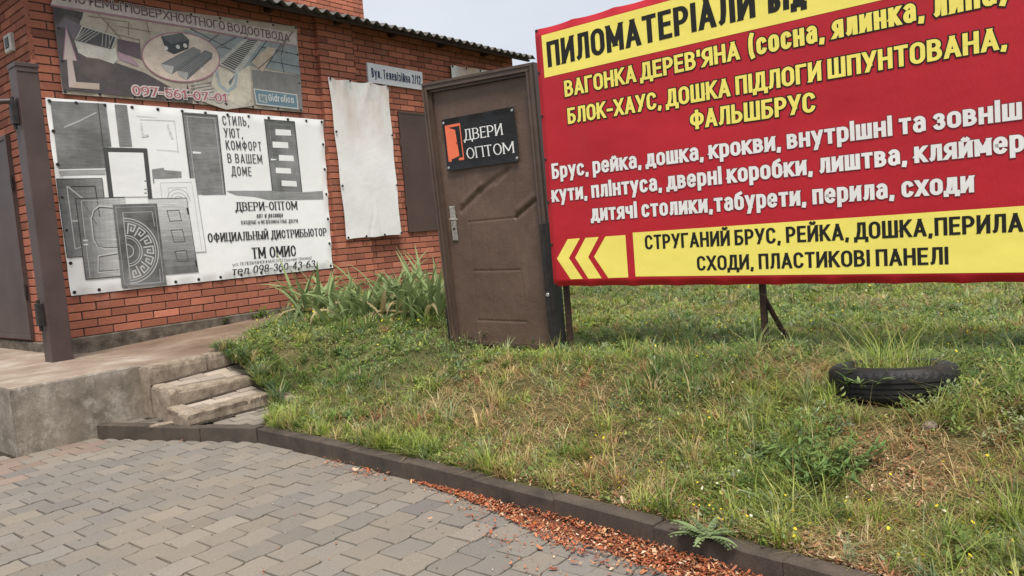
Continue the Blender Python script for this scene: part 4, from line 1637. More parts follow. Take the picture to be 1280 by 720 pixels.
# pale paving with joints
for a, b in (((330, 100), (480, 260)), ((260, 110), (520, 150)), ((400, 150), (380, 220)), ((530, 150), (530, 240)), ((650, 150), (670, 240)), ((440, 230), (600, 270)), ((470, 180), (680, 215)), ((600, 260), (615, 400))):
    line(mb, FWf, [P1(*a), P1(*b)], .006, (.17, .13, .10), L1 + .0006, 'print_photo')
poly(mb, FWf, [P1(455, 262), P1(600, 292), P1(615, 400), P1(455, 345)], (.10, .075, .085), L1 + .0005, 'print_photo')
poly(mb, FWf, [P1(455, 345), P1(560, 390), P1(600, 450), P1(470, 400)], (.32, .22, .26), L1 + .0007, 'print_photo')
# drain box and its grate
poly(mb, FWf, [P1(170, 280), P1(415, 338), P1(440, 318), P1(455, 400), P1(430, 430), P1(330, 395), P1(250, 385), P1(195, 355)], (.50, .48, .43), L1 + .0014, 'print_photo')
gq = [P1(225, 180), P1(447, 250), P1(415, 336), P1(170, 278)]
poly(mb, FWf, gq, (.045, .045, .048), L1 + .0022, 'print_photo')
line(mb, FWf, gq, .008, (.55, .53, .48), L1 + .0030, closed=True)
for k in range(1, 10):
    t = k / 10
    line(mb, FWf, [quadpt(gq, t, .06), quadpt(gq, max(0, t - .25), .94)] if t < .55 else [quadpt(gq, t, .06), quadpt(gq, t + .12 if t < .85 else t, .9)], .009, (.32, .31, .29), L1 + .0032)
# arrow
ar = [(112, 185), (185, 410), (155, 405), (180, 550), (335, 560), (335, 602), (132, 586), (119, 402), (95, 400)]
poly(mb, FWf, [P1(132, 586), P1(119, 402), P1(155, 405), P1(180, 550)], (.53, .44, .41), L1 + .0022)
poly(mb, FWf, [P1(112, 185), P1(185, 410), P1(95, 400)], (.53, .44, .41), L1 + .0022)
poly(mb, FWf, [P1(180, 550), P1(335, 560), P1(335, 602), P1(132, 586)], (.50, .40, .33), L1 + .0023)
line(mb, FWf, [P1(95, 400), P1(112, 185), P1(185, 410)], .007, (.40, .22, .30), L1 + .0032)
# paving with a long grate at the right
poly(mb, FWf, [P3(725, 122), P3(1182, 186), P3(1197, 302), P3(1000, 262), P3(940, 300), P3(872, 250), P3(850, 200)], (.22, .245, .25), L1 + .0004, 'print_photo')
for a, b in (((760, 118), (900, 190)), ((870, 140), (800, 190)), ((940, 150), (860, 195)), ((980, 150), (900, 230)), ((1120, 178), (1060, 270)), ((1060, 168), (1000, 250)), ((1130, 180), (1120, 220)), ((1040, 190), (1190, 222)), ((1020, 235), (1195, 270)), ((1120, 240), (1130, 290)), ((880, 190), (990, 215))):
    line(mb, FWf, [P3(*a), P3(*b)], .010, (.045, .055, .06), L1 + .0014, 'print_photo')
lg = [P3(985, 160), P3(1027, 166), P3(935, 288), P3(873, 256)]
poly(mb, FWf, [P3(968, 158), P3(1042, 168), P3(952, 296), P3(860, 255)], (.36, .35, .32), L1 + .0018, 'print_photo')
for k in range(17):
    t0, t1 = k / 17, (k + .55) / 17
    poly(mb, FWf, [quadpt(lg, .06, t0), quadpt(lg, .94, t0), quadpt(lg, .94, t1), quadpt(lg, .06, t1)], (.03, .03, .032), L1 + .0026, 'print_photo')
poly(mb, FWf, [P3(855, 262), P3(930, 298), P3(995, 262), P3(1000, 400), P3(965, 430), P3(880, 385), P3(840, 340)], (.46, .42, .34), L1 + .0016, 'print_photo')
line(mb, FWf, [P3(862, 290), P3(872, 340), P3(905, 368), P3(935, 345), P3(942, 300)], .035, (.27, .32, .34), L1 + .0024, 'print_photo')
poly(mb, FWf, [P3(935, 300), P3(925, 325), P3(915, 345), P3(908, 330)], (.1, .13, .14), L1 + .0034, 'print_photo')
poly(mb, FWf, [P3(1003, 282), P3(1060, 285), P3(1197, 305), P3(1206, 445), P3(1012, 420)], (.16, .155, .15), L1 + .0012, 'print_photo')
poly(mb, FWf, [P3(1000, 250), P3(1065, 190), P3(1100, 196), P3(1045, 290)], (.42, .34, .26), L1 + .0020, 'print_photo')
line(mb, FWf, [P3(1165, 130), P3(1110, 205), P3(1030, 275)], .012, (.14, .11, .09), L1 + .0024, 'print_photo')
poly(mb, FWf, [P3(770, 330), P3(960, 360), P3(1010, 425), P3(900, 440), P3(780, 400)], (.38, .35, .30), L1 + .0008, 'print_photo')
for k in range(4):
    line(mb, FWf, [P3(760, 345 + k * 13), P3(850, 330 + k * 13)], .010, (.12, .12, .12), L1 + .0014, 'print_photo')
poly(mb, FWf, [P3(745, 335), P3(758, 400), P3(735, 410)], (.03, .03, .03), L1 + .002, 'print_photo')
# ellipse with the products
cx, cy = 718, 231


def EL(t, k=1.0):
    a, b, ro = 155 * k, 97 * k, math.radians(6)
    x, y = a * math.cos(t), b * math.sin(t)
    return P3(cx + x * math.cos(ro) - y * math.sin(ro), cy + x * math.sin(ro) + y * math.cos(ro))


poly(mb, FWf, [EL(t) for t in np.linspace(0, 2 * math.pi, 40)[:-1]], (.52, .43, .36), L1 + .0028, 'print_photo')
line(mb, FWf, [EL(t) for t in np.linspace(0, 2 * math.pi, 41)], .012, (.40, .20, .25), L1 + .0038)
poly(mb, FWf, [P3(638, 147), P3(722, 134), P3(752, 162), P3(748, 198), P3(690, 220), P3(660, 205)], (.045, .05, .052), L1 + .0036, 'print_photo')
poly(mb, FWf, [P3(638, 147), P3(722, 134), P3(752, 162), P3(680, 180)], (.10, .105, .105), L1 + .0046, 'print_photo')
for x, y in ((658, 195), (706, 190), (735, 185)):
    mb.disc(FWf, *P3(x, y), L1 + .0048, .022, 'print_photo', (.55, .53, .5))
poly(mb, FWf, [P3(637, 258), P3(768, 190), P3(798, 204), P3(795, 224), P3(682, 300), P3(650, 280)], (.13, .135, .135), L1 + .0038, 'print_photo')
poly(mb, FWf, [P3(637, 258), P3(650, 280), P3(682, 300), P3(690, 268)], (.36, .35, .33), L1 + .0050, 'print_photo')
poly(mb, FWf, [P3(702, 285), P3(815, 203), P3(845, 215), P3(842, 236), P3(742, 322), P3(712, 305)], (.10, .105, .11), L1 + .0048, 'print_photo')
poly(mb, FWf, [P3(702, 285), P3(712, 305), P3(742, 322), P3(748, 292)], (.33, .32, .31), L1 + .0058, 'print_photo')
for k in range(5):
    line(mb, FWf, [P3(650 + k * 8, 262 + k * 3), P3(772 + k * 6, 194 + k * 3)], .006, (.30, .30, .29), L1 + .0046)
    line(mb, FWf, [P3(714 + k * 8, 286 + k * 3), P3(818 + k * 6, 208 + k * 3)], .006, (.28, .28, .28), L1 + .0064)
# logo box
lb = [P2(531, 509), P2(826, 549), P2(835, 645), P2(549, 612)]
poly(mb, FWf, lb, (.135, .215, .265), L1 + .0030)
line(mb, FWf, lb, .013, (.52, .52, .5), L1 + .0040, closed=True)
iq = [P2(560, 542), P2(618, 550), P2(624, 606), P2(566, 598)]
poly(mb, FWf, iq, (.42, .42, .40), L1 + .0040)
for a, b in ((.3, .3), (.7, .3), (.3, .7), (.7, .7), (.5, .5)):
    c = quadpt(iq, a, b)
    mb.disc(FWf, *c, L1 + .0050, .018, 'print', (.2, .26, .29))
mb.build('printed_picture', gb)
mb = MB()
text(mb, FWf, 'СИСТЕМЫ ПОВЕРХНОСТНОГО ВОДООТВОДА', P1(72, 6), P2(778, 184), hgt(200, 25, 11.2), (.12, .065, .07), .125, .11, .45, .12, layer=L1 + .0020, grow=.004, gcol=(.5, .43, .42), space=.25)
text(mb, FWf, '097-561-07-01', P1(556, 634), P2(345, 600), hgt(230, 122, 10.5), (.40, .13, .15), .22, .10, .5, .12, serif=True, layer=L1 + .0066, grow=.013, gcol=(.60, .52, .50))
text(mb, FWf, 'Gidrolica', P2(632, 592), P2(806, 606), hgt(360, 128, 8.6), (.62, .62, .60), .13, .11, .45, .13, layer=L1 + .0052)
mb.build('lettering', gb)

# ------------------------------------------------------------------ the leaning steel door
BLc = Vector((-.4956, 5.8892, .3932))
TLc = Vector((-.5525, 5.8841, 2.4419))
BRc = Vector((.3238, 5.3202, .3639))
TRc = Vector((.2960, 5.3218, 2.4130))
DNv = (BRc - BLc).cross(TLc - BLc).normalized()
if DNv.y > 0:
    DNv = -DNv


def DF(u, v, w):                                           # u 0..1 across, v 0..1 up, w metres out of the front
    return (BLc * (1 - u) + BRc * u) * (1 - v) + (TLc * (1 - u) + TRc * u) * v + DNv * w


def DM(u, v, w):                                           # the same in metres across and up
    return DF(u / 1.0, v / 2.05, w)


door = empty('steel_door', 'dented brown steel door standing in its frame on the grass beside the red billboard', 'door', (BLc + BRc) / 2)
mb = MB()
W_, H_ = 1.0, 2.05


def moulding(axis, lo, hi, a0, a1):
    """stepped frame profile: strips of different depth"""
    prof = [(0.0, .008, .030), (.008, .020, .052), (.020, .040, .044), (.040, .052, .052), (.052, .075, .030)]
    for p0_, p1_, d in prof:
        yield p0_, p1_, d


prof = [(0.0, .009, .034), (.009, .024, .055), (.024, .043, .046), (.043, .058, .055), (.058, .078, .028)]
for p0_, p1_, d in prof:
    k = 1.0
    v1 = 1 - p1_ / H_ * 1.0
    v0 = 1 - p0_ / H_ * 1.0
    mb.box(DF, (p0_, v1, -.05), (1 - p0_, v0, d), 'door_frame', bev=.0) if False else None
    # top, left, right (mitred by depth order: each ring is a closed strip)
    mb.box(DF, (p0_ * .86, v1 - .0005, -.05), (1 - p0_ * .86, v0 - .0005, d), 'door_frame')
    mb.box(DF, (p0_ * .86, -.01, -.05), (p1_ * .86, v1 - .001, d - .0008), 'door_frame')
    mb.box(DF, (1 - p1_ * 1.0, -.01, -.05), (1 - p0_ * 1.0, v1 - .001, d - .0008), 'door_frame')
mb.box(DF, (.066, .0, -.05), (.922, .012, .02), 'door_frame')
mb.build('frame', door)

# leaf: stamped skin with creases, as a height field
NUx, NVx = 150, 300
u0, u1, v0, v1 = .0675, .9215, .0125, .9605


def segd(u, v, a, b):
    a, b = np.array(a) * (W_, H_), np.array(b) * (W_, H_)
    ab = b - a
    t = np.clip(((u * W_ - a[0]) * ab[0] + (v * H_ - a[1]) * ab[1]) / (ab @ ab), 0, 1)
    return np.hypot(u * W_ - a[0] - ab[0] * t, v * H_ - a[1] - ab[1] * t)


UU, VV = np.meshgrid(np.linspace(u0, u1, NUx + 1), np.linspace(v0, v1, NVx + 1), indexing='ij')
Hh_ = np.zeros_like(UU)
groove = lambda a, b, d, w: d * np.exp(-(segd(UU, VV, a, b).astype(float) / w) ** 2)
for a, b in (((.275, .466), (.712, .472)), ((.275, .281), (.703, .282)), ((.262, .092), (.712, .092)), ((.275, .466), (.262, .092)), ((.712, .472), (.712, .092)), ((.275, .466), (.272, .60)), ((.712, .472), (.715, .60)), ((.272, .94), (.272, .60)), ((.715, .60), (.715, .94))):
    k = 1.0 if abs(a[1] - b[1]) < .02 else .45
    Hh_ -= groove(a, b, .0045 * k, .007)
for x in (.425, .57):
    Hh_ -= groove((x, .10), (x, .46), .0016, .006)
# the kicked-in creases
Hh_ -= groove((.215, .510), (.40, .575), .010, .019) + groove((.40, .575), (.66, .640), .010, .020)
Hh_ += groove((.235, .540), (.42, .600), .007, .022)
Hh_ -= groove((.712, .473), (.897, .527), .014, .014)
Hh_ += groove((.73, .500), (.88, .545), .006, .02)
Hh_ -= groove((.56, .60), (.70, .650), .006, .012)
Hh_ -= .012 * np.exp(-(((UU - .45) / .22) ** 2 + ((VV - .55) / .06) ** 2))
Hh_ += (fbm(UU * 3, VV * 6, 2.0, 12) - .5) * .006
Hh_ += (fbm(UU * 30, VV * 60, 1.0, 13) - .5) * .0012
vs = [DF(UU[i, j], VV[i, j], float(Hh_[i, j])) for i in range(NUx + 1) for j in range(NVx + 1)]
fs = [(i * (NVx + 1) + j, (i + 1) * (NVx + 1) + j, (i + 1) * (NVx + 1) + j + 1, i * (NVx + 1) + j + 1) for i in range(NUx) for j in range(NVx)]
mb = MB()
mb.shared(vs, fs, 'door_skin', (1, 1, 1), True)
mb.box(DF, (.068, .013, -.06), (.921, .960, -.02), 'door_skin')
leaf = mb.build('leaf', door)

hnd = None
mb = MB()
mb.box(DF, (.108, .398, .001), (.160, .530, .011), 'chrome', bev=.003)
hnd = mb.build('handle_plate', leaf)
mb = MB()
mb.tube([DF(.136, .480, .010), DF(.136, .480, .05)], .010, 'chrome', 10)
mb.tube([DF(.134, .480, .048), DF(.16, .4795, .052), DF(.212, .478, .05)], [.011, .010, .008], 'chrome', 10)
mb.build('handle_lever', leaf)
mb = MB()
mb.disc(DM, .136, .443 * 2.05, .0112, .010, 'dark_plastic', h=.002)
mb.build('keyhole', leaf)

mb = MB()
mb.box(DF, (-.040, .0, -.055), (.004, .42, -.02), 'black_steel', bev=.002)
mb.box(DF, (-.052, -.02, -.054), (-.008, .135, .005), 'black_steel', bev=.002)
mb.build('support_angle', door)
mb = MB()
mb.box(DF, (.945, -.02, .056), (.985, .447, .068), 'black_steel', bev=.002)
mb.box(DF, (.9855, -.02, -.06), (1.012, .447, .067), 'black_steel', bev=.002)
mb.build('support_angle', door)
mb = MB()
mb.disc(DM, .965, .197 * 2.05, .0684, .012, 'zinc', h=.004)
mb.build('bolt', door)

# sign on the door
sg = empty('door_sign', 'black vinyl sign with an orange door emblem screwed to the brown door', 'sign', DF(.14, .663, .01))
mb = MB()
quad = [(.138, .855), (.795, .862), (.800, .671), (.142, .663)]
GE = (DF,)


def sdisp(a, b, u, v):
    e = .016 + .004 * math.sin(7 * a + 1) * math.sin(5 * b + 2) + .006 * math.exp(-((a - .35 + .3 * b) / .12) ** 2)
    e += .006 * abs(math.sin(3 * math.pi * a)) * max(0, 1 - b / .12) + .006 * abs(math.sin(2.5 * math.pi * a)) * max(0, (b - .88) / .12)
    return e


sheet(mb, DF, quad, 50, 26, sdisp, 'black_vinyl')
for p in range(4):
    pass
mb.build('vinyl', sg)


def SF(u, v, w):                                           # printed on the sign: follows its waves
    tlq, trq, brq, blq = [Vector(q) for q in quad]
    a = (u - .14) / .657
    b = (.858 - v) / .191
    return DF(u, v, sdisp(min(max(a, 0), 1), min(max(b, 0), 1), u, v) + .0012 + w)


mb = MB()
ORG = (.80, .175, .085)
line(mb, SF, [(.166, .827), (.305, .829), (.306, .703), (.168, .701)], .0095, ORG, 0, closed=True)
poly(mb, SF, [(.166, .827), (.256, .811), (.271, .714), (.168, .701)], ORG, .0006)
mb.disc(SF, .259, .762, .0012, .004, 'print', (.05, .02, .015))
mb.build('door_emblem', sg)
mb = MB()


def SFx(u, v, w):                                          # metres -> door units, so letters keep their shape
    return SF(u / W_, v / H_, w)


WHT = (.75, .75, .74)
text(mb, SFx, 'ДВЕРИ', (.336, .767 * H_), (.678, .770 * H_), .083, WHT, .135, .065, .5, .13, serif=True)
mb.build('lettering', sg)
mb = MB()
text(mb, SFx, 'ОПТОМ', (.338, .699 * H_), (.762, .7025 * H_), .082, WHT, .135, .065, .5, .13, serif=True)
mb.build('lettering', sg)
for u, v in ((.155, .842), (.780, .850), (.785, .682), (.158, .674)):
    mb = MB()
    mb.disc(DM, u, v * 2.05, .0225, .0085, 'zinc', h=.004)
    mb.build('screw', sg)

# ------------------------------------------------------------------ red billboard
bb = empty('billboard', 'big red and yellow billboard listing timber goods on steel posts in the grass', 'billboard', bw(0, .38))
BW_, Z0, Z1 = 4.0, .83, 2.60
mb = MB()


def BF(u, v, w):
    return bw(u, v, w)


def bdisp2(a, b, u, v):
    d = 0.0
    n = 13
    bot = (v - Z0)
    top = (Z1 - v)
    s = abs(math.sin(math.pi * n * a)) ** .6
    if bot < .05:
        d -= (.028 * (1 - bot / .05) ** 1.5) * (.35 + .65 * s)
    if top < .05:
        d -= .02 * (1 - top / .05) * (.3 + .7 * s)
    if u < .04:
        d -= .014 * (1 - u / .04)
    if BW_ - u < .04:
        d -= .014 * (1 - (BW_ - u) / .04)
    return .03 + d


def edge_pts(n):
    return n


def zslope(u, v):                                          # the hem sags a little towards the far end
    return v - .0150 * u * (Z1 - v) / (Z1 - Z0)


NU, NV = 208, 60
vv = np.concatenate([Z0 + np.linspace(0, .055, 12), np.linspace(Z0 + .075, Z1 - .075, 30), Z1 - .055 + np.linspace(0, .055, 9)])
uu = np.concatenate([np.linspace(0, .05, 6), np.linspace(.06, BW_ - .06, NU), BW_ - .05 + np.linspace(0, .05, 6)])
vs = []
for v in vv:
    for u in uu:
        a = u / BW_
        up = .005 * abs(math.sin(math.pi * 13 * a)) ** .8 * max(0, 1 - (v - Z0) / .05)
        dn = .006 * abs(math.sin(math.pi * 13 * a)) ** .8 * max(0, 1 - (Z1 - v) / .05)
        vs.append(bw(u, zslope(u, v) + up - dn, bdisp2(a, 0, u, v)))
n = len(uu)
mb.shared(vs, [(j * n + i, j * n + i + 1, (j + 1) * n + i + 1, (j + 1) * n + i) for j in range(len(vv) - 1) for i in range(n - 1)], 'red_vinyl', (1, 1, 1), True)
# back of the vinyl, a little behind, closing it
vs2 = [p - BN * .004 for p in vs]
mb.shared(vs2, [(j * n + i, (j + 1) * n + i, (j + 1) * n + i + 1, j * n + i + 1) for j in range(len(vv) - 1) for i in range(n - 1)], 'white_vinyl', (1, 1, 1), True)
mb.build('vinyl', bb)
for i in range(14):
    for v in (Z0 + .012, Z1 - .012):
        m = MB()
        m.disc(BF, min(max(BW_ * i / 13, .012), BW_ - .012), zslope(BW_ * i / 13, v), .0125, .0095, 'grommet', h=.006)
        m.build('grommet', bb)
for k in range(1, 6):
    m = MB()
    m.disc(BF, .012, Z0 + (Z1 - Z0) * k / 6, .022, .0085, 'grommet', h=.006)
    m.build('grommet', bb)

YEL = (.88, .76, .155)
BLK = (.013, .013, .010)
WT = (.78, .77, .76)
LB = .0312
mb = MB()
y1a, y1b = 2.262, 2.545
poly(mb, BF, [(.062, y1a), (3.93, y1a), (3.93, y1b), (.062, y1b)], YEL, LB)
yq = [bd(793.6, 289.5), bd(797, 346)]
za, zb = (yq[1][1] + .0), (yq[0][1] + .0)
za, zb = .884, 1.168
poly(mb, BF, [(.648, za), (3.93, za - .066), (3.93, zb - .012), (.648, zb)], YEL, LB)


def CH(x, y): return bd(670 + x / 3.6, 180 + y / 3.6)


mid_z = (za + zb) / 2
zt_, zb_ = zb - .012, za - .004


def chev(x0, xt, xr, notch=True):
    """chevron pointing left: tip x0, upper/lower corners xt..xr"""
    a = CH(x0, 510)[0]
    b = CH(xt, 405)[0]
    c = CH(xr, 405)[0]
    w = c - b
    if notch:
        poly(mb, BF, [(a, mid_z), (a + w, mid_z), (c, zt_), (b, zt_)], YEL, LB)
        poly(mb, BF, [(a, mid_z), (b, zb_), (c, zb_), (a + w, mid_z)], YEL, LB)
    else:
        poly(mb, BF, [(a, mid_z), (b, zb_), (c, zb_), (c, zt_), (b, zt_)], YEL, LB)


chev(105, 152, 207)
chev(187, 232, 292)
chev(272, 322, 412, False)
mb.build('yellow_panels', bb)

mb = MB()


def brow(s, p0, p1, captop, col, wv=.18, wh=.15, grow=0, gcol=None, lay=LB + .001, gap=.075, space=.23, capf=None):
    a, b = bd(*p0), bd(*p1)
    cap = capf if capf else bd(*captop)[1] - a[1]
    zb__ = (a[1] + b[1]) / 2
    text(mb, BF, s, (a[0], a[1]), (b[0], b[1]), cap, col, wv, wh, .28, gap, layer=lay, grow=grow, gcol=gcol, space=space)


brow('ПИЛОМАТЕРІАЛИ', (688.3, 85.2), (947, 22.6), (686.2, 53.5), BLK, .20, .16)
brow('від', (962.5, 18.5), (1009.5, 8.2), None, BLK, .20, .16, capf=.165)
OUT = dict(grow=.0065, gcol=BLK)
brow("ВАГОНКА ДЕРЕВ'ЯНА", (709.6, 122.0), (927.5, 75.0), (708.0, 102.0), YEL, .205, .165, **OUT)
brow('(сосна, ялинка, липа)', (938.5, 72.3), (1261, 4.0), None, YEL, .205, .165, capf=.122, **OUT)
brow('БЛОК-ХАУС, ДОШКА ПІДЛОГИ ШПУНТОВАНА,', (713.4, 155.7), (1260, 61.5), (711.6, 136.0), YEL, .205, .165, **OUT)
brow('ФАЛЬШБРУС', (865.8, 162.3), (1021.5, 140.3), (865.3, 139.7), YEL, .205, .165, **OUT)
SH = dict(grow=.004, gcol=(.22, .03, .035))
b5 = bd(693.7, 224.0)
e5 = bd(1278, 149.6)
text(mb, BF, 'Брус, рейка, дошка, крокви, внутрішні та зовніш', b5, e5, bd(692.8, 204.8)[1] - b5[1], WT, .205, .165, .28, .07, layer=LB + .001, space=.23, **SH)
text(mb, BF, 'ні', (e5[0] + .012, e5[1]), (e5[0] + .155, e5[1]), bd(692.8, 204.8)[1] - b5[1], WT, .205, .165, .28, .07, layer=LB + .001, **SH)
b6 = bd(693.4, 252.8)
e6 = bd(1281, 189.6)
c6 = bd(693, 233.4)[1] - b6[1]
text(mb, BF, 'кути, плінтуса, дверні коробки, лиштва, кляймер', b6, e6, c6, WT, .205, .165, .28, .07, layer=LB + .001, space=.23, **SH)
text(mb, BF, 'и,', (e6[0] + .012, e6[1]), (e6[0] + .135, e6[1]), c6, WT, .205, .165, .28, .07, layer=LB + .001, **SH)
b7 = bd(742.6, 276.4)
e7 = bd(1218.5, 240.2)
text(mb, BF, 'дитячі столики,табурети, перила, сходи', b7, e7, c6, WT, .205, .165, .28, .07, layer=LB + .001, space=.23, **SH)
b8 = bd(809.4, 311.6)
e8 = bd(1279.5, 289.2)
c8 = bd(809.4, 293.7)[1] - b8[1]
text(mb, BF, 'СТРУГАНИЙ БРУС, РЕЙКА, ДОШКА,ПЕРИЛА', b8, e8, c8, BLK, .19, .15, .28, .08, layer=LB + .001, space=.23)
text(mb, BF, ',', (e8[0] + .03, e8[1]), (e8[0] + .055, e8[1]), c8, BLK, .20, .16, .28, .13, layer=LB + .001)
b9 = bd(874.2, 337.8)
e9 = bd(1186.8, 329.8)
text(mb, BF, 'СХОДИ, ПЛАСТИКОВІ ПАНЕЛІ', b9, e9, bd(874, 319.6)[1] - b9[1], BLK, .19, .15, .28, .08, layer=LB + .001, space=.23)
mb.build('lettering', bb)

# steel frame, posts, brace
mb = MB()
for z in (Z0 + .01, (Z0 + Z1) / 2, Z1 - .05):
    mb.box(BF, (.02, z, -.045), (BW_ - .02, z + .04, -.006), 'rusty', bev=.003)
mb.build('frame', bb)
for i, u in enumerate((.045, 1.43, 2.75, 3.93)):
    mb = MB()
    s, o = so_of(bw(u, 0))
    mb.box(BF, (u - .017, lz(s, o) - .3, -.088), (u + .017, Z1 - .02, -.052), 'rusty', bev=.003)
    po = mb.build('post', bb)
    if i in (1, 2):
        mb = MB()
        pa = bw(u + .0, .73 if i == 1 else .9, -.075)
        pb = bw(u + .13, 0, -.20)
        s, o = so_of(pb)
        pb.z = lz(s, o) - .02
        mb.tube([pa, pb], .016, 'rusty', 8)
        mb.build('brace', bb)

# ------------------------------------------------------------------ brick annex seen through the gap between door and billboard
ax = empty('brick_outbuilding', 'low brick building with pale mortar in the gap between brown door and red billboard', 'building', fw(10.6, .5, -1))
mb = MB()
brickwork(mb, FWf, 9.2, 13.5, .4, 2.72, np.random.default_rng(35), w=-1.0, mortar_col='platform', tint=1.0)
mb.face([fw(9.2, .4, -1.01), fw(9.2, .4, -5), fw(9.2, 2.72, -5), fw(9.2, 2.72, -1.01)], 'brick', (.34, .10, .055))
mb.face([fw(13.5, .4, -1.01), fw(13.5, .4, -5), fw(13.5, 2.72, -5), fw(13.5, 2.72, -1.01)], 'brick', (.34, .10, .055))
mb.build('wall', ax)
mb = MB()
mb.box(FWf, (9.05, 2.72, -5.2), (13.65, 2.79, -.85), 'slate', bev=.004)
mb.build('roof', ax)

# ------------------------------------------------------------------ old tyre sunk in the lawn
zc = .40
for _ in range(8):
    tp = on_ground(1117, 475, zc)
    zc = lz(*so_of(tp)) + .024
TY_R, TY_W = .315, .185
tilt = Matrix.Rotation(math.radians(-5.5), 4, (.9, -.43, 0)) @ Matrix.Rotation(math.radians(-2), 4, (0, 1, 0))
prof = [(.205, -.070), (.215, -.085), (.245, -.0925), (.275, -.088), (.297, -.074), (.309, -.062), (.313, -.052), (.3135, -.042), (.306, -.040), (.306, -.034), (.314, -.032), (.315, -.014), (.307, -.012), (.307, -.005),
        (.3155, -.003), (.3155, .012), (.307, .014), (.307, .022), (.3145, .024), (.3135, .040), (.3125, .052), (.308, .063), (.297, .075), (.292, .080), (.288, .0795), (.284, .084), (.262, .0905), (.258, .0885), (.252, .0925), (.245, .0925), (.215, .085), (.205, .070), (.200, .050), (.235, .0), (.200, -.050)]
NS = 120
mb = MB()
vs = []
for k in range(NS):
    a = 2 * math.pi * k / NS
    for i, (r0, z0) in enumerate(prof):
        lug = .004 if (k % 3 == 0 and .301 < r0 and abs(z0) > .04) else 0
        r0 = r0 - lug + .003 * math.sin(3 * a)
        p = tilt @ Vector((r0 * math.cos(a), r0 * math.sin(a), z0)) * .88
        vs.append(tp + p)
n = len(prof)
fs = [(k * n + i, ((k + 1) % NS) * n + i, ((k + 1) % NS) * n + (i + 1) % n, k * n + (i + 1) % n) for k in range(NS) for i in range(n)]
mb.shared(vs, fs, 'rubber', (1, 1, 1), False)
tag(mb.build('tyre'), 'old black car tyre lying half sunk in the grass under the red billboard', 'tyre')
ts_, to_ = so_of(tp)
mb = MB()                                                  # soil filling the tyre
ring = [tp + tilt @ Vector((.205 * math.cos(a), .205 * math.sin(a), .0)) for a in np.linspace(0, 2 * math.pi, 25)[:-1]]
ring2 = [tp + tilt @ Vector((.12 * math.cos(a), .12 * math.sin(a), .035)) for a in np.linspace(0, 2 * math.pi, 25)[:-1]]
mb.shared(ring + ring2, [(k, (k + 1) % 24, 24 + (k + 1) % 24, 24 + k) for k in range(24)], 'soil', (1, 1, 1), True)
mb.face(ring2, 'soil')
stuff(mb.build('soil'), 'soil filling the old tyre', 'soil')

# ------------------------------------------------------------------ grass and weeds
r = np.random.default_rng(101)


def px_so(px, py, z=.3):
    for _ in range(6):
        P = on_ground(px, py, z)
        s, o = so_of(P)
        z = lz(max(s, .0), o)
    return s, o


DRY = [(px_so(a, b), rad, k) for a, b, rad, k in ((655, 485, .42, .9), (560, 515, .33, .7), (740, 520, .38, .8), (1090, 565, .24, 1.2), (1110, 600, .22, 1.2), (640, 545, .28, .75), (1000, 465, .28, .8),
                                                  (1235, 600, .26, .85), (1060, 690, .3, .9), (800, 600, .28, .5), (600, 455, .3, .6), (470, 515, .22, .35), (880, 480, .3, .55), (1150, 640, .2, .6))]
LUSH = [(px_so(a, b), rad, k) for a, b, rad, k in ((1010, 590, .30, 1), (400, 470, .55, .8), (960, 640, .22, .8), (1130, 505, .3, .6), (1190, 690, .25, .8), (640, 440, .4, .5), (830, 520, .25, .5), (620, 500, .12, .6))]


def dryness(s, o):
    d = (fbm(s, o, 1.5, 21) - .5) * 1.0 + (fbm(s, o, 5, 23) - .5) * .7 - .04
    for (a, b), rad, k in DRY:
        d = d + 1.25 * k * np.exp(-((s - a) ** 2 + (o - b) ** 2) / rad ** 2)
    for (a, b), rad, k in LUSH:
        d = d - k * np.exp(-((s - a) ** 2 + (o - b) ** 2) / rad ** 2)
    return d


P0n = np.array(P0)
WDn, WNn = np.array(WD), np.array(WN)


def to_xyz(s, o, z):
    return P0n[None, :] + s[:, None] * WDn + o[:, None] * WNn + np.stack([0 * z, 0 * z, z], 1)


def bound(o):
    return np.where(o > 3.03, kerb_s(o) + .005, np.where(o > 1.66, np.clip(.07 + (3.03 - o) / .58 * .45, 0, .52), .66 + (1.66 - o) * .98 + .12 * np.sin(o * 5)))


def scatter(N, d0=1.9, d1=14., a0=-36, a1=58, inset=.0):
    az = np.radians(r.uniform(a0, a1, N))
    D = np.exp(r.uniform(math.log(d0), math.log(d1), N))
    x, y = D * np.sin(az), D * np.cos(az)
    vx, vy = x - P0n[0], y - P0n[1]
    s = vx * WDn[0] + vy * WDn[1]
    o = vx * WNn[0] + vy * WNn[1]
    ok = (s > bound(o) + inset) & ((o > .03) | (s > 7.1))
    # nothing grows under the leaning door's foot
    return s[ok], o[ok], D[ok]


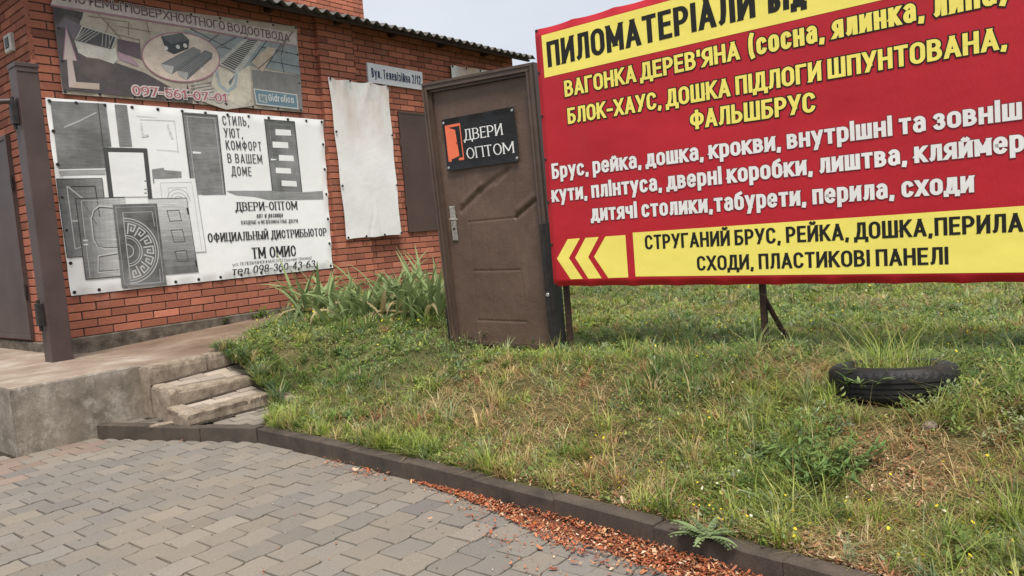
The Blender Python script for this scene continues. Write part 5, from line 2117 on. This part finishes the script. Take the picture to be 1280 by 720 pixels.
def blades(base, h, w, yaw, lean, col, tipcol=None):
    n = len(base)
    dx, dy = np.cos(yaw), np.sin(yaw)
    sx, sy = -dy, dx
    v = np.zeros((n, 5, 3), np.float32)
    sd_ = np.stack([sx, sy, 0 * sx], 1)
    dr = np.stack([dx, dy, 0 * dx], 1)
    up = np.array([[0, 0, 1.]])
    v[:, 0] = base - sd_ * (w / 2)[:, None]
    v[:, 1] = base + sd_ * (w / 2)[:, None]
    mid = base + dr * (lean * .32)[:, None] + up * (h * .58)[:, None]
    v[:, 2] = mid - sd_ * (w * .42)[:, None]
    v[:, 3] = mid + sd_ * (w * .42)[:, None]
    v[:, 4] = base + dr * lean[:, None] + up * h[:, None]
    i0 = (np.arange(n) * 5)[:, None]
    f = (i0 + np.array([[0, 1, 3, 2, 2, 3, 4]])).ravel()
    c = np.tile(np.array([4, 3]), n)
    cc = np.repeat(col[:, None, :], 5, 1)
    if tipcol is not None:
        cc[:, 4] = tipcol
    return v.reshape(-1, 3), f, c, cc.reshape(-1, 3)


GREENS = np.array([(.235, .305, .060), (.290, .350, .076), (.150, .225, .052), (.265, .315, .150), (.390, .390, .115)])
DRYS = np.array([(.54, .40, .20), (.44, .28, .14), (.60, .48, .27), (.38, .20, .10), (.48, .39, .18)])


def pick(tab, n, p=None, jit=.12):
    c = tab[r.choice(len(tab), n, p=p)]
    return np.clip(c * (1 + r.normal(0, jit, (n, 1))) + r.normal(0, .006, (n, 3)), .005, .8)


def tyre_mask(s, o):
    d = np.hypot(s - ts_, o - to_)
    return (d < .175) | (d > .288)


# short grass
s, o, D = scatter(270000)
m = tyre_mask(s, o)
s, o, D = s[m], o[m], D[m]
dry = dryness(s, o)
gap_ = fbm(s, o, 7, 31)
keep = r.random(len(s)) < np.clip(1.15 - .55 * np.clip(dry, 0, 1.2) - .8 * np.clip(gap_ - .55, 0, 1), .12, 1)
bk = s - bound(o)
keep &= ~((o > 5.2) & (bk < .16) & (r.random(len(s)) < .75))
s, o, D, dry = s[keep], o[keep], D[keep], dry[keep]
xs, xo = r.uniform(.50, .80, 2600), r.uniform(1.55, 2.95, 2600)
s, o, D, dry = np.concatenate([s, xs]), np.concatenate([o, xo]), np.concatenate([D, np.full(2600, 5.6)]), np.concatenate([dry, dryness(xs, xo)])
n = len(s)
z = lawn_z(s, o)
tall = fbm(s, o, 2.2, 41)
inty = np.hypot(s - ts_, o - to_) < .25
z = np.where(inty, zc + .01, z)
mow = np.where((np.array(D) > 5.0) & (o > 2.5), .72, 1.0)
tuft = sstep((fbm(s, o, 6.5, 43) - .42) / .25)
h = np.clip(r.lognormal(math.log(.036), .42, n) * (.55 + .7 * tall + .9 * tuft) * mow, .012, .17)
h = np.where(inty, h * 2.3 + .02, h)
behind = np.exp(-(((s - ts_ - .26) / .16) ** 2 + ((o - to_ + .18) / .22) ** 2))
h = h * (1 + 1.3 * behind)
w = r.uniform(.0022, .0046, n) * np.clip(D / 3.6, .8, 2.6) ** .8 * 1.1
isdry = r.random(n) < np.clip(.10 + .62 * dry, .04, .9)
col = np.where(isdry[:, None], pick(DRYS, n), pick(GREENS, n, [.3, .24, .2, .14, .12]))
lush = sstep((fbm(s, o, .9, 51) - .35) / .4)[:, None]
col = np.where(isdry[:, None], col, col * (1 + .25 * (lush - .5)) * (1 - sstep((fbm(s, o, 1.25, 121) - .42) / .22)[:, None] * np.array([[.42, .30, .12]])))
left = np.clip((3.4 - o) / 2.0, 0, 1)[:, None] * (D < 7)[:, None]  # grass on this side coloured brighter and yellower, as if sunlit
col = np.where(isdry[:, None], col, col * (1 + np.array([.28, .22, .02]) * left))
yaw = 2 * math.pi * vnoise(s, o, 9, 47) * 1.5 + r.normal(0, 1.1, n)
lean = h * r.uniform(.3, 2.4, n)
h = h * r.uniform(.4, 1.0, n)
h = np.where(isdry & (r.random(n) < .7), h * .4, h)
base = to_xyz(s, o, z - .006)
tip = np.clip(col * np.array([[1.18, 1.1, 1.0]]), 0, .8)
np_o = np_mesh('grass', *blades(base, h, w, yaw, lean, col, tip), 'grass')
stuff(np_o, 'rough green grass covering the bank and lawn', 'grass')

# tufts: fountains of arching blades, and leafy clumps between them
s, o, D = scatter(8500, 1.95, 13)
dry = dryness(s, o)
m = tyre_mask(s, o) & (r.random(len(s)) < np.clip(1.0 - .75 * np.clip(dry, 0, 1.2), .1, 1)) & ~((o > 5.2) & (s - bound(o) < .12) & (r.random(len(s)) < .7))
s, o, D, dry = s[m], o[m], D[m], dry[m]
xo = np.concatenate([r.uniform(1.62, 2.95, 110), r.uniform(3.05, 8.0, 150)])
xs = bound(xo) + np.where(xo < 3, r.uniform(-.03, .09, 260), r.uniform(.0, .06, 260))
far_ = (xo < 5.2) | (r.random(260) < .35)
xo, xs = xo[far_], xs[far_]
s, o, D, dry = np.concatenate([s, xs]), np.concatenate([o, xo]), np.concatenate([D, np.where(xo < 3, 5.5, 4.0)]), np.concatenate([dry, dryness(xs, xo)])
k = r.integers(14, 40, len(s))
size = r.lognormal(math.log(.082), .40, len(s)) * np.where((D > 5) & (o > 2.5), .75, 1)
tint = pick(GREENS, len(s), [.3, .26, .14, .14, .16], .18)
kind_patch = sstep((fbm(s, o, 1.25, 121) - .42) / .22)[:, None]     # patches of a darker, bluer grass species
tint = tint * (1 - kind_patch * np.array([[.42, .30, .12]]))
isd = r.random(len(s)) < np.clip(.06 + .45 * dry, .03, .7)
tint[isd] = pick(DRYS, int(isd.sum()))
rep = lambda a: np.repeat(a, k, axis=0)
S_, O_, D2, SZ, T_ = rep(s), rep(o), rep(D), rep(size), rep(tint)
n = len(S_)
S_, O_ = S_ + r.normal(0, .012, n), O_ + r.normal(0, .012, n)
hb = SZ * r.uniform(.35, 1.0, n)
stray = (r.random(n) < .10)[:, None]
colb = np.where(stray, pick(DRYS, n), T_ * (1 + r.normal(0, .12, (n, 1))))
np_o = np_mesh('grass', *blades(to_xyz(S_, O_, lawn_z(S_, O_) - .004), hb, r.uniform(.0026, .0052, n) * np.clip(D2 / 3.6, .8, 2.2) ** .8, r.uniform(0, 6.28, n), SZ * r.uniform(.2, 1.25, n), np.clip(colb, 0, .8), np.clip(colb * 1.2, 0, .8)), 'grass')
stuff(np_o, 'coarse arching grass tufts spread over the bank', 'grass')

# far lawn, coarser
s, o, D = scatter(70000, 11, 70)
n = len(s)
z = lawn_z(s, o)
h = np.clip(r.lognormal(math.log(.085), .35, n), .03, .25)
w = r.uniform(.010, .022, n) * np.clip(D / 16, .8, 3)
col = pick(GREENS, n)
dd = r.random(n) < .16
col[dd] = pick(DRYS, int(dd.sum()))
np_o = np_mesh('grass', *blades(to_xyz(s, o, z - .01), h, w, r.uniform(0, 6.28, n), h * r.uniform(.2, 1, n), col), 'grass')
stuff(np_o, 'distant mown grass beyond the billboard', 'grass')

# dry straw lying about
s, o, D = scatter(90000, 1.9, 9)
m = tyre_mask(s, o)
s, o, D = s[m], o[m], D[m]
dry = dryness(s, o)
keep = r.random(len(s)) < np.clip(dry * .85 + .03, 0.02, .95)
s, o, D = s[keep], o[keep], D[keep]
n = len(s)
z = lawn_z(s, o)
h = r.uniform(.002, .045, n)
lean = r.uniform(.04, .16, n)
w = r.uniform(.0016, .0034, n) * np.clip(D / 3.5, .8, 2)
col = pick(DRYS, n, [.28, .22, .2, .18, .12])
np_o = np_mesh('dry_grass', *blades(to_xyz(s, o, z + r.uniform(0, .02, n)), h, w, r.uniform(0, 6.28, n), lean, col), 'grass')
stuff(np_o, 'dry straw lying in tan patches on the bank', 'dry grass')

# thin tall stalks
s, o, D = scatter(2600, 2.2, 8)
m = tyre_mask(s, o) & (r.random(len(s)) < np.clip((fbm(s, o, 1.3, 61) - .35) * 2.2, .03, .8)) & (s - bound(o) > .12) & ~((o < 2.2) & (s < 3))
s, o, D = s[m], o[m], D[m]
n = len(s)
z = lawn_z(s, o)
h = r.uniform(.09, .24, n)
col = np.where((r.random(n) < .6)[:, None], pick(DRYS, n), pick(GREENS, n))
v1 = blades(to_xyz(s, o, z), h, r.uniform(.0022, .0036, n), r.uniform(0, 6.28, n), h * r.uniform(.05, .6, n), col)
np_o = np_mesh('stalks', *v1, 'grass')
np_o.name = 'tall_grass'
stuff(np_o, 'thin tall grass stalks standing above the lawn', 'grass')


# broad little leaves of the ground weeds
def leaves(base, L, wid, yaw, pitch, col):
    n = len(base)
    d = np.stack([np.cos(yaw) * np.cos(pitch), np.sin(yaw) * np.cos(pitch), np.sin(pitch)], 1)
    sd_ = np.stack([-np.sin(yaw), np.cos(yaw), 0 * yaw], 1)
    nn = np.cross(d, sd_)
    v = np.zeros((n, 6, 3), np.float32)
    v[:, 0] = base
    v[:, 1] = base + d * (L * .35)[:, None] + sd_ * (wid * .5)[:, None] - nn * (wid * .12)[:, None]
    v[:, 2] = base + d * (L * .75)[:, None] + sd_ * (wid * .36)[:, None] - nn * (L * .02)[:, None]
    v[:, 3] = base + d * L[:, None] + nn * (L * .12)[:, None]
    v[:, 4] = base + d * (L * .75)[:, None] - sd_ * (wid * .36)[:, None] - nn * (L * .02)[:, None]
    v[:, 5] = base + d * (L * .35)[:, None] - sd_ * (wid * .5)[:, None] - nn * (wid * .12)[:, None]
    # fold along the midrib: two quads sharing base and tip
    i0 = (np.arange(n) * 6)[:, None]
    f = (i0 + np.array([[0, 1, 2, 3, 0, 3, 4, 5]])).ravel()
    c = np.tile(np.array([4, 4]), n)
    return v.reshape(-1, 3), f, c, np.repeat(col[:, None, :], 6, 1).reshape(-1, 3)


s, o, D = scatter(26000, 1.95, 11)
m = tyre_mask(s, o) & (r.random(len(s)) < np.clip((fbm(s, o, 2.4, 71) - .38) * 3.2 - dryness(s, o) * .5, .05, 1))
s, o, D = s[m], o[m], D[m]
k = r.integers(4, 10, len(s))
s, o, D = np.repeat(s, k), np.repeat(o, k), np.repeat(D, k)
n = len(s)
s2, o2 = s + r.normal(0, .018, n), o + r.normal(0, .018, n)
hh = np.abs(r.normal(.022, .022, n)) * (.5 + 1.0 * fbm(s, o, 2.2, 41))
base = to_xyz(s2, o2, lawn_z(s2, o2) + hh)
L = r.lognormal(math.log(.019), .40, n) * np.clip(D / 5, .8, 1.15)
WEED = np.array([(.205, .285, .064), (.150, .225, .056), (.255, .325, .090), (.285, .325, .170), (.330, .360, .085)])
col = pick(WEED, n)
np_o = np_mesh('weeds', *leaves(base, L, L * r.uniform(.32, .6, n), r.uniform(0, 6.28, n), r.uniform(-.1, .95, n), col), 'leaf')
stuff(np_o, 'small leafy weeds spread through the grass', 'weeds')

s, o, D = scatter(6500, 1.95, 11)
m = tyre_mask(s, o) & (r.random(len(s)) < np.clip((fbm(s, o, 1.7, 91) - .36) * 3 - dryness(s, o) * .6, .04, 1))
s, o, D = s[m], o[m], D[m]
k = r.integers(14, 46, len(s))
R_ = r.uniform(.02, .07, len(s))
C_w = pick(WEED, len(s), None, .16) * (1 - sstep((fbm(s, o, 1.4, 131) - .45) / .2)[:, None] * np.array([[.42, .32, .25]]))
S_, O_, RR, CW = rep(s), rep(o), rep(R_), rep(C_w)
n = len(S_)
ph, rad_ = r.uniform(0, 6.28, n), np.sqrt(r.random(n))
hh = RR * 1.3 * np.sqrt(np.clip(1 - rad_ ** 2, 0, 1)) * r.uniform(.5, 1.0, n) + .012
S2, O2 = S_ + RR * rad_ * np.cos(ph), O_ + RR * rad_ * np.sin(ph)
L = r.uniform(.010, .027, n)
Yaw = r.uniform(0, 6.28, n)
np_o = np_mesh('weeds', *leaves(to_xyz(S2, O2, lawn_z(S2, O2) + hh), L, L * r.uniform(.3, .55, n), Yaw, r.uniform(-.15, .8, n), np.clip(CW * (1 + r.normal(0, .14, (n, 1))), 0, .8)), 'leaf')
stuff(np_o, 'low leafy clumps of weeds on the bank', 'weeds')

# yellow wild flowers
s, o, D = scatter(9000, 2.3, 12)
m = tyre_mask(s, o) & (r.random(len(s)) < np.clip((fbm(s, o, 1.1, 81) - .42) * 1.9, .02, .6))
s, o, D = s[m], o[m], D[m]
n = len(s)
h = r.uniform(.03, .10, n)
z = lawn_z(s, o)
top = to_xyz(s, o, z + h)
V, Fc, Cn, Cc = [], [], [], []
a = np.linspace(0, 2 * math.pi, 7)[:-1]
rad = r.uniform(.003, .0078, n) * np.clip(D / 5, .8, 1.5)
tx, ty = r.normal(0, .5, n), r.normal(0, .5, n)
v = np.zeros((n, 7, 3), np.float32)
v[:, 0] = top
for i, t in enumerate(a):
    v[:, 1 + i] = top + np.stack([np.cos(t) * rad, np.sin(t) * rad, (np.cos(t) * tx + np.sin(t) * ty) * rad + .3 * rad], 1)
i0 = (np.arange(n) * 7)[:, None]
f = (i0 + np.array([[0, 1, 2, 0, 2, 3, 0, 3, 4, 0, 4, 5, 0, 5, 6, 0, 6, 1]])).ravel()
col = np.tile(np.array([[.78, .62, .04]]), (n, 1)) * (1 + r.normal(0, .1, (n, 1)))
pale = r.random(n) < .15
col[pale] = (.7, .68, .5)
np_o = np_mesh('wildflowers', v.reshape(-1, 3), f, np.full(n * 6, 3), np.repeat(col[:, None], 7, 1).reshape(-1, 3), 'leaf')
stuff(np_o, 'tiny yellow wild flowers dotted over the grass', 'flowers')
bsx = blades(to_xyz(s, o, z), h, np.full(n, .002), r.uniform(0, 6.28, n), np.zeros(n), pick(GREENS, n))
np_o = np_mesh('flower_stems', *bsx, 'grass')
np_o.name = 'wildflower_foliage'
stuff(np_o, 'thin green stems under the tiny yellow flowers', 'flowers')


# chips: curled flakes
def flakes(base, L, wid, yaw, tx, ty, col):
    n = len(base)
    d = np.stack([np.cos(yaw), np.sin(yaw), tx], 1)
    e = np.stack([-np.sin(yaw), np.cos(yaw), ty], 1)
    v = np.zeros((n, 6, 3), np.float32)
    up = np.array([[0, 0, 1.]])
    cur = r.uniform(-.25, .35, n)
    for i, (a_, b_) in enumerate(((-.5, -.4), (0, -.5), (.5, -.25), (.5, .3), (0, .5), (-.5, .35))):
        v[:, i] = base + d * (a_ * L)[:, None] + e * (b_ * wid)[:, None] + up * (cur * L * (1 if abs(a_) > .1 else 0))[:, None]
    i0 = (np.arange(n) * 6)[:, None]
    f = (i0 + np.array([[0, 1, 4, 5, 1, 2, 3, 4]])).ravel()
    return v.reshape(-1, 3), f, np.tile(np.array([4, 4]), n), np.repeat(col[:, None], 6, 1).reshape(-1, 3)


CHIP = np.array([(.36, .105, .045), (.26, .070, .032), (.42, .16, .075), (.50, .28, .15), (.20, .06, .03), (.58, .42, .28)])
N = 15000
o = r.uniform(4.55, 8.4, N)
wd = .02 + .19 * sstep((o - 4.6) / 1.5) * (.7 + .6 * vnoise(o, o * 0, 2.3, 7)) - .05 * sstep((o - 6.6) / .8)
t = np.where(r.random(N) < .93, r.random(N) ** 1.3, r.uniform(1, 2.6, N))
keep = r.random(N) < np.clip((o - 4.5) / .5, 0, 1) * np.clip(.25 + 2.2 * (vnoise(o, t, 3.1, 12) - .25), .12, 1)
s = kerb_s(o) - .082 - t * wd
hz = .028 * np.clip(1 - t, 0, 1) * sstep((o - 4.6) / .8)
z = .006 + r.random(N) * hz
s, o, z = s[keep], o[keep], z[keep]
# small drifts further along the kerb
for px, py, k, sp in ((418, 582, 70, .05), (455, 594, 130, .06), (232, 548, 25, .04), (690, 663, 30, .25)):
    q = on_ground(px, py, 0)
    a, b = so_of(q)
    s = np.concatenate([s, np.minimum(a + r.normal(0, sp, k), kerb_s(b) - .085)])
    o = np.concatenate([o, b + r.normal(0, sp * 1.4, k)])
    z = np.concatenate([z, r.uniform(.005, .018, k)])
n = len(s)
L = r.lognormal(math.log(.0105), .42, n)
np_o = np_mesh('wood_chips', *flakes(to_xyz(s, o, z + .004), L, L * r.uniform(.22, .6, n), r.uniform(0, 6.28, n), r.normal(0, .28, n), r.normal(0, .28, n), pick(CHIP, n, [.34, .2, .2, .1, .1, .06])), 'chips')
stuff(np_o, 'red-brown chips drifted along the kerb on the pavers', 'wood chips')
mb = MB()                                                  # damp crumbs under the drift
pts = [gp(float(kerb_s(o_)) - .084 - (.02 + .10 * float(sstep((o_ - 4.8) / 1.4)) * (.7 + .6 * float(vnoise(np.array(o_), np.array(0.), 2.3, 7)))), o_, .0052) for o_ in np.linspace(4.9, 8.2, 40)]
pts2 = [gp(float(kerb_s(o_)) - .080, o_, .012) for o_ in np.linspace(4.9, 8.2, 40)]
mb.shared(pts + pts2, [(i, i + 1, 41 + i, 40 + i) for i in range(39)], 'chips', (.11, .045, .025))
stuff(mb.build('dirt'), 'damp dirt under the drift of red-brown chips', 'dirt')

# litter on the bank just behind the kerb
N = 8000
o = r.uniform(4.6, 8.5, N)
s = bound(o) + .0 + np.abs(r.normal(0, .16, N))
extra = r.random(N) < .35
for i, (px, py, sp) in enumerate(((1100, 575, .12), (1060, 700, .1), (1115, 605, .1))):
    a, b = px_so(px, py)
    msk = extra & (r.integers(0, 3, N) == i)
    s = np.where(msk, a + r.normal(0, sp, N), s)
    o = np.where(msk, b + r.normal(0, sp * 1.2, N), o)
s = np.maximum(s, bound(o))
L = r.lognormal(math.log(.013), .45, N)
LIT = np.array([(.40, .27, .16), (.30, .13, .065), (.50, .38, .25), (.22, .10, .055), (.36, .18, .09)])
np_o = np_mesh('leaf_litter', *flakes(to_xyz(s, o, lawn_z(s, o) + r.uniform(.002, .02, N)), L, L * r.uniform(.1, .45, N), r.uniform(0, 6.28, N), r.normal(0, .3, N), r.normal(0, .3, N), pick(LIT, N)), 'chips')
np_o.name = 'litter'
stuff(np_o, 'dry leaf and straw litter on the bank behind the kerb', 'litter')

# grit and specks on the pavers
N = 900
s, o = r.uniform(-3.2, -.1, N), r.uniform(2.2, 8.2, N)
m = s < kerb_s(o) - .1
s, o = s[m], o[m]
n = len(s)
L = r.uniform(.003, .011, n)
np_o = np_mesh('debris', *flakes(to_xyz(s, o, np.full(n, .006)), L, L * r.uniform(.4, .9, n), r.uniform(0, 6.28, n), r.normal(0, .2, n), r.normal(0, .2, n), pick(np.array([(.05, .04, .03), (.45, .40, .33), (.25, .1, .05), (.1, .08, .06)]), n)), 'chips')
stuff(np_o, 'specks of grit and leaf crumbs on the pavers', 'grit')


# ------------------------------------------------------------------ plants one can tell apart
def strip_leaf(mb, base, yaw, L, w, rise, droop, col, mat='leaf', n=7, twist=0.0, fold=.25):
    """a sword leaf: starts at angle rise from the horizontal and bends down by droop"""
    d = Vector((math.cos(yaw), math.sin(yaw), 0))
    sdv = Vector((-d.y, d.x, 0))
    p = Vector(base)
    th = rise
    vs = []
    for i in range(n + 1):
        t = i / n
        ww = w * (1 - t ** 2.4) * (.75 + .5 * min(1, t * 3) * .5) if i < n else 0.0008
        up = Vector((-d.x * math.sin(th), -d.y * math.sin(th), math.cos(th)))
        sv = (sdv * math.cos(twist * t) + up * math.sin(twist * t))
        vs += [p - sv * ww / 2, p - up * ww * fold, p + sv * ww / 2]
        p = p + (d * math.cos(th) + UP * math.sin(th)) * (L / n)
        th -= droop / n * (.4 + 1.6 * t)
    fs = []
    for i in range(n):
        for k in (0, 1):
            fs.append((3 * i + k, 3 * i + k + 1, 3 * i + 4 + k, 3 * i + 3 + k))
    mb.shared(vs, fs, mat, col, True)


def ground_pt(px, py):
    s, o = px_so(px, py, .5)
    return gp(s, o, lz(s, o))


PG = 'iris plants growing along the foot of the brick wall'


def iris(px, py, n, Lm, label, seed, spread=.16, arch=.9):
    rr = np.random.default_rng(seed)
    c = ground_pt(px, py)
    t = empty('iris_plant', label, 'plant', c, PG)
    mg, md = MB(), MB()
    for k in range(n):
        b = c + Vector((rr.normal(0, spread), rr.normal(0, spread), 0))
        b.z = lz(*so_of(b)) - .01
        L = Lm * rr.uniform(.6, 1.25)
        dryl = rr.random() < .14
        kcol = rr.uniform(.75, 1.25)
        col = (.255 * kcol, .325 * kcol, .140 * kcol) if not dryl else (.42, .33, .18)
        yaw = rr.uniform(0, 6.28)
        strip_leaf(md if dryl else mg, b, yaw, L, rr.uniform(.036, .060), rr.uniform(.8, 1.5) if not dryl else rr.uniform(.3, 1.1), rr.uniform(.2, 1.2) * arch * (1.9 if dryl or rr.random() < .35 else 1), col, twist=rr.normal(0, .5))
    mg.build('leaves', t)
    if md.f:
        md.build('dry_leaves', t)


iris(398, 392, 60, .66, 'sparse iris clump with arching sword leaves in front of the white door pictures banner', 5, .13, 1.3)
iris(450, 394, 46, .42, 'short iris clump with pale leaves between the two tall clumps', 9, .15, 1.5)
iris(490, 388, 90, .58, 'broad tangled iris clump with drooping leaves below the blank white banner', 6, .19, 1.4)
iris(534, 384, 90, .62, 'dense upright grey-green iris clump beside the leaning brown door', 7, .12, .8)


def bushy(px, py, n, hgt_, rad, label, seed, cat='weed', name='weed_plant', cols=((.07, .12, .03), (.10, .15, .05)), L=(.02, .05), group=None):
    rr = np.random.default_rng(seed)
    c = ground_pt(px, py)
    t = empty(name, label, cat, c, group)
    ms, ml = MB(), MB()
    for k in range(n):
        yaw = rr.uniform(0, 6.28)
        h_ = hgt_ * rr.uniform(.4, 1.0)
        ba = c + Vector((rr.normal(0, rad * .25), rr.normal(0, rad * .25), -.01))
        tp_ = ba + Vector((math.cos(yaw) * rad * rr.uniform(.2, 1), math.sin(yaw) * rad * rr.uniform(.2, 1), h_))
        md_ = ba.lerp(tp_, .5) + Vector((0, 0, h_ * .12))
        cc = cols[k % len(cols)]
        ms.tube([ba, md_, tp_], [.003, .0024, .0012], 'leaf', 5, tuple(q * .9 for q in cc))
        for i in range(9):
            q = rr.uniform(.15, 1)
            p = ba.lerp(md_, q * 2) if q < .5 else md_.lerp(tp_, q * 2 - 1)
            kk = rr.uniform(.75, 1.3)
            strip_leaf(ml, p, rr.uniform(0, 6.28), rr.uniform(*L), rr.uniform(*L) * .38, rr.uniform(0, .8), rr.uniform(0, .9), tuple(q * kk for q in cc), n=3, fold=.15)
    ms.build('stems', t)
    ml.build('leaves', t)
    return t


bushy(1035, 610, 40, .20, .26, 'dark green bushy weed on the bank below the old tyre', 11, cols=((.125, .205, .060), (.165, .25, .078)), L=(.025, .06))
bushy(330, 447, 18, .14, .20, 'low green creeping weed at the top right of the concrete steps', 12, cols=((.14, .235, .045), (.19, .285, .065)), L=(.02, .045))
bushy(597, 436, 14, .16, .16, 'grey-green weed at the foot of the leaning brown door', 13, cols=((.215, .265, .14), (.17, .235, .095)))
bushy(667, 432, 10, .15, .12, 'thin weed under the right corner of the leaning brown door', 14, cols=((.20, .26, .10),))
bushy(1075, 505, 14, .16, .18, 'leafy weed growing against the left front of the old tyre', 15, cols=((.14, .23, .065), (.20, .275, .105)), L=(.025, .06))
bushy(285, 455, 5, .07, .05, 'tiny tuft growing on the top step', 16, cols=((.08, .14, .03),), L=(.02, .05))


def rosette(px, py, n, L, label, seed, col, name='dandelion_plant', z=None, rise=(.2, .8), wid=.3, toothed=True, cat='weed'):
    rr = np.random.default_rng(seed)
    c = ground_pt(px, py) if z is None else on_ground(px, py, z)
    mb = MB()
    for k in range(n):
        yaw = 6.28 * k / n + rr.normal(0, .5)
        kk = rr.uniform(.65, 1.3)
        LL = L * rr.uniform(.35, 1.1)
        rs, dr = rr.uniform(*rise), rr.uniform(.5, 1.2)
        cc = tuple(q * kk for q in col)
        strip_leaf(mb, c, yaw, LL, LL * wid * .62, rs, dr, cc, n=8, fold=.2)
        if toothed:
            d = Vector((math.cos(yaw), math.sin(yaw), 0))
            p, th = Vector(c), rs
            for i in range(1, 8):
                p = p + (d * math.cos(th) + UP * math.sin(th)) * (LL / 8)
                th -= dr / 8 * (.4 + 1.6 * i / 8)
                for sg_ in (-1, 1):
                    strip_leaf(mb, p, yaw + sg_ * rr.uniform(.9, 1.3), LL * wid * (.5 - .03 * i), LL * wid * .30, max(th, -.3) * .6, .3, cc, n=3, fold=.1)
    return tag(mb.build(name), label, cat)


rosette(884, 672, 19, .155, 'toothed dandelion rosette spilling over the kerb onto the chips', 21, (.225, .295, .135), z=.10)
rosette(972, 636, 17, .16, 'pale grey-green thistle rosette on the bank just behind the kerb', 22, (.265, .325, .20), name='thistle_plant', rise=(.4, 1.1))
rosette(1215, 690, 14, .15, 'bright green leafy rosette in the lower right corner of the bank', 23, (.21, .30, .08), rise=(.4, 1.0), toothed=False, wid=.5)

# tall yellow-flowered weed at the door's right foot
c = ground_pt(694, 437)
t = empty('flowering_weed', 'tall thin weed with yellow flower heads at the right foot of the leaning door', 'weed', c)
ms, mf = MB(), MB()
rr = np.random.default_rng(33)
tops = []
for dx, h_ in ((-.11, .30), (-.03, .20), (.03, .16), (-.06, .14), (.07, .12), (-.16, .13)):
    tp_ = c + BU * dx + UP * h_
    ms.tube([c, c.lerp(tp_, .5) + BU * dx * .15, tp_], [.0035, .003, .002], 'leaf', 5, (.13, .15, .06))
    tops.append(tp_)
    for k in range(4):
        p = c.lerp(tp_, rr.uniform(.2, .8))
        strip_leaf(ms, p, rr.uniform(0, 6.28), .045, .01, .5, .6, (.09, .13, .05), n=3)
ms.build('stems', t)
for p in tops:
    mf = MB()
    for k in range(7):
        strip_leaf(mf, p, 6.28 * k / 7, .012, .009, .35, .2, (.78, .60, .05), n=2)
    mf.build('flower_head', t)

# stones at the foot of the door and pale stones on the bank
rr = np.random.default_rng(41)


def stone(px, py, size, label, seed, col='stone', squash=.6):
    q = np.random.default_rng(seed)
    c = ground_pt(px, py)
    bm = bmesh.new()
    bmesh.ops.create_icosphere(bm, subdivisions=2, radius=size)
    for v in bm.verts:
        n_ = v.co.normalized()
        k = 1 + .22 * math.sin(5 * n_.x + seed) * math.cos(4 * n_.y - seed) + q.normal(0, .05)
        v.co = Vector((v.co.x * k, v.co.y * k * .8, v.co.z * k * squash))
    mb = MB()
    bm.verts.ensure_lookup_table()
    mb.shared([c + v.co + UP * size * .35 for v in bm.verts], [tuple(v.index for v in f.verts) for f in bm.faces], col)
    bm.free()
    tag(mb.build('stone'), label, 'stone')


stone(590, 434, .045, 'grey stone lying at the left foot of the leaning door', 3)
stone(1163, 574, .035, 'small pale stone on the dry patch right of the bushy weed', 5, 'platform')
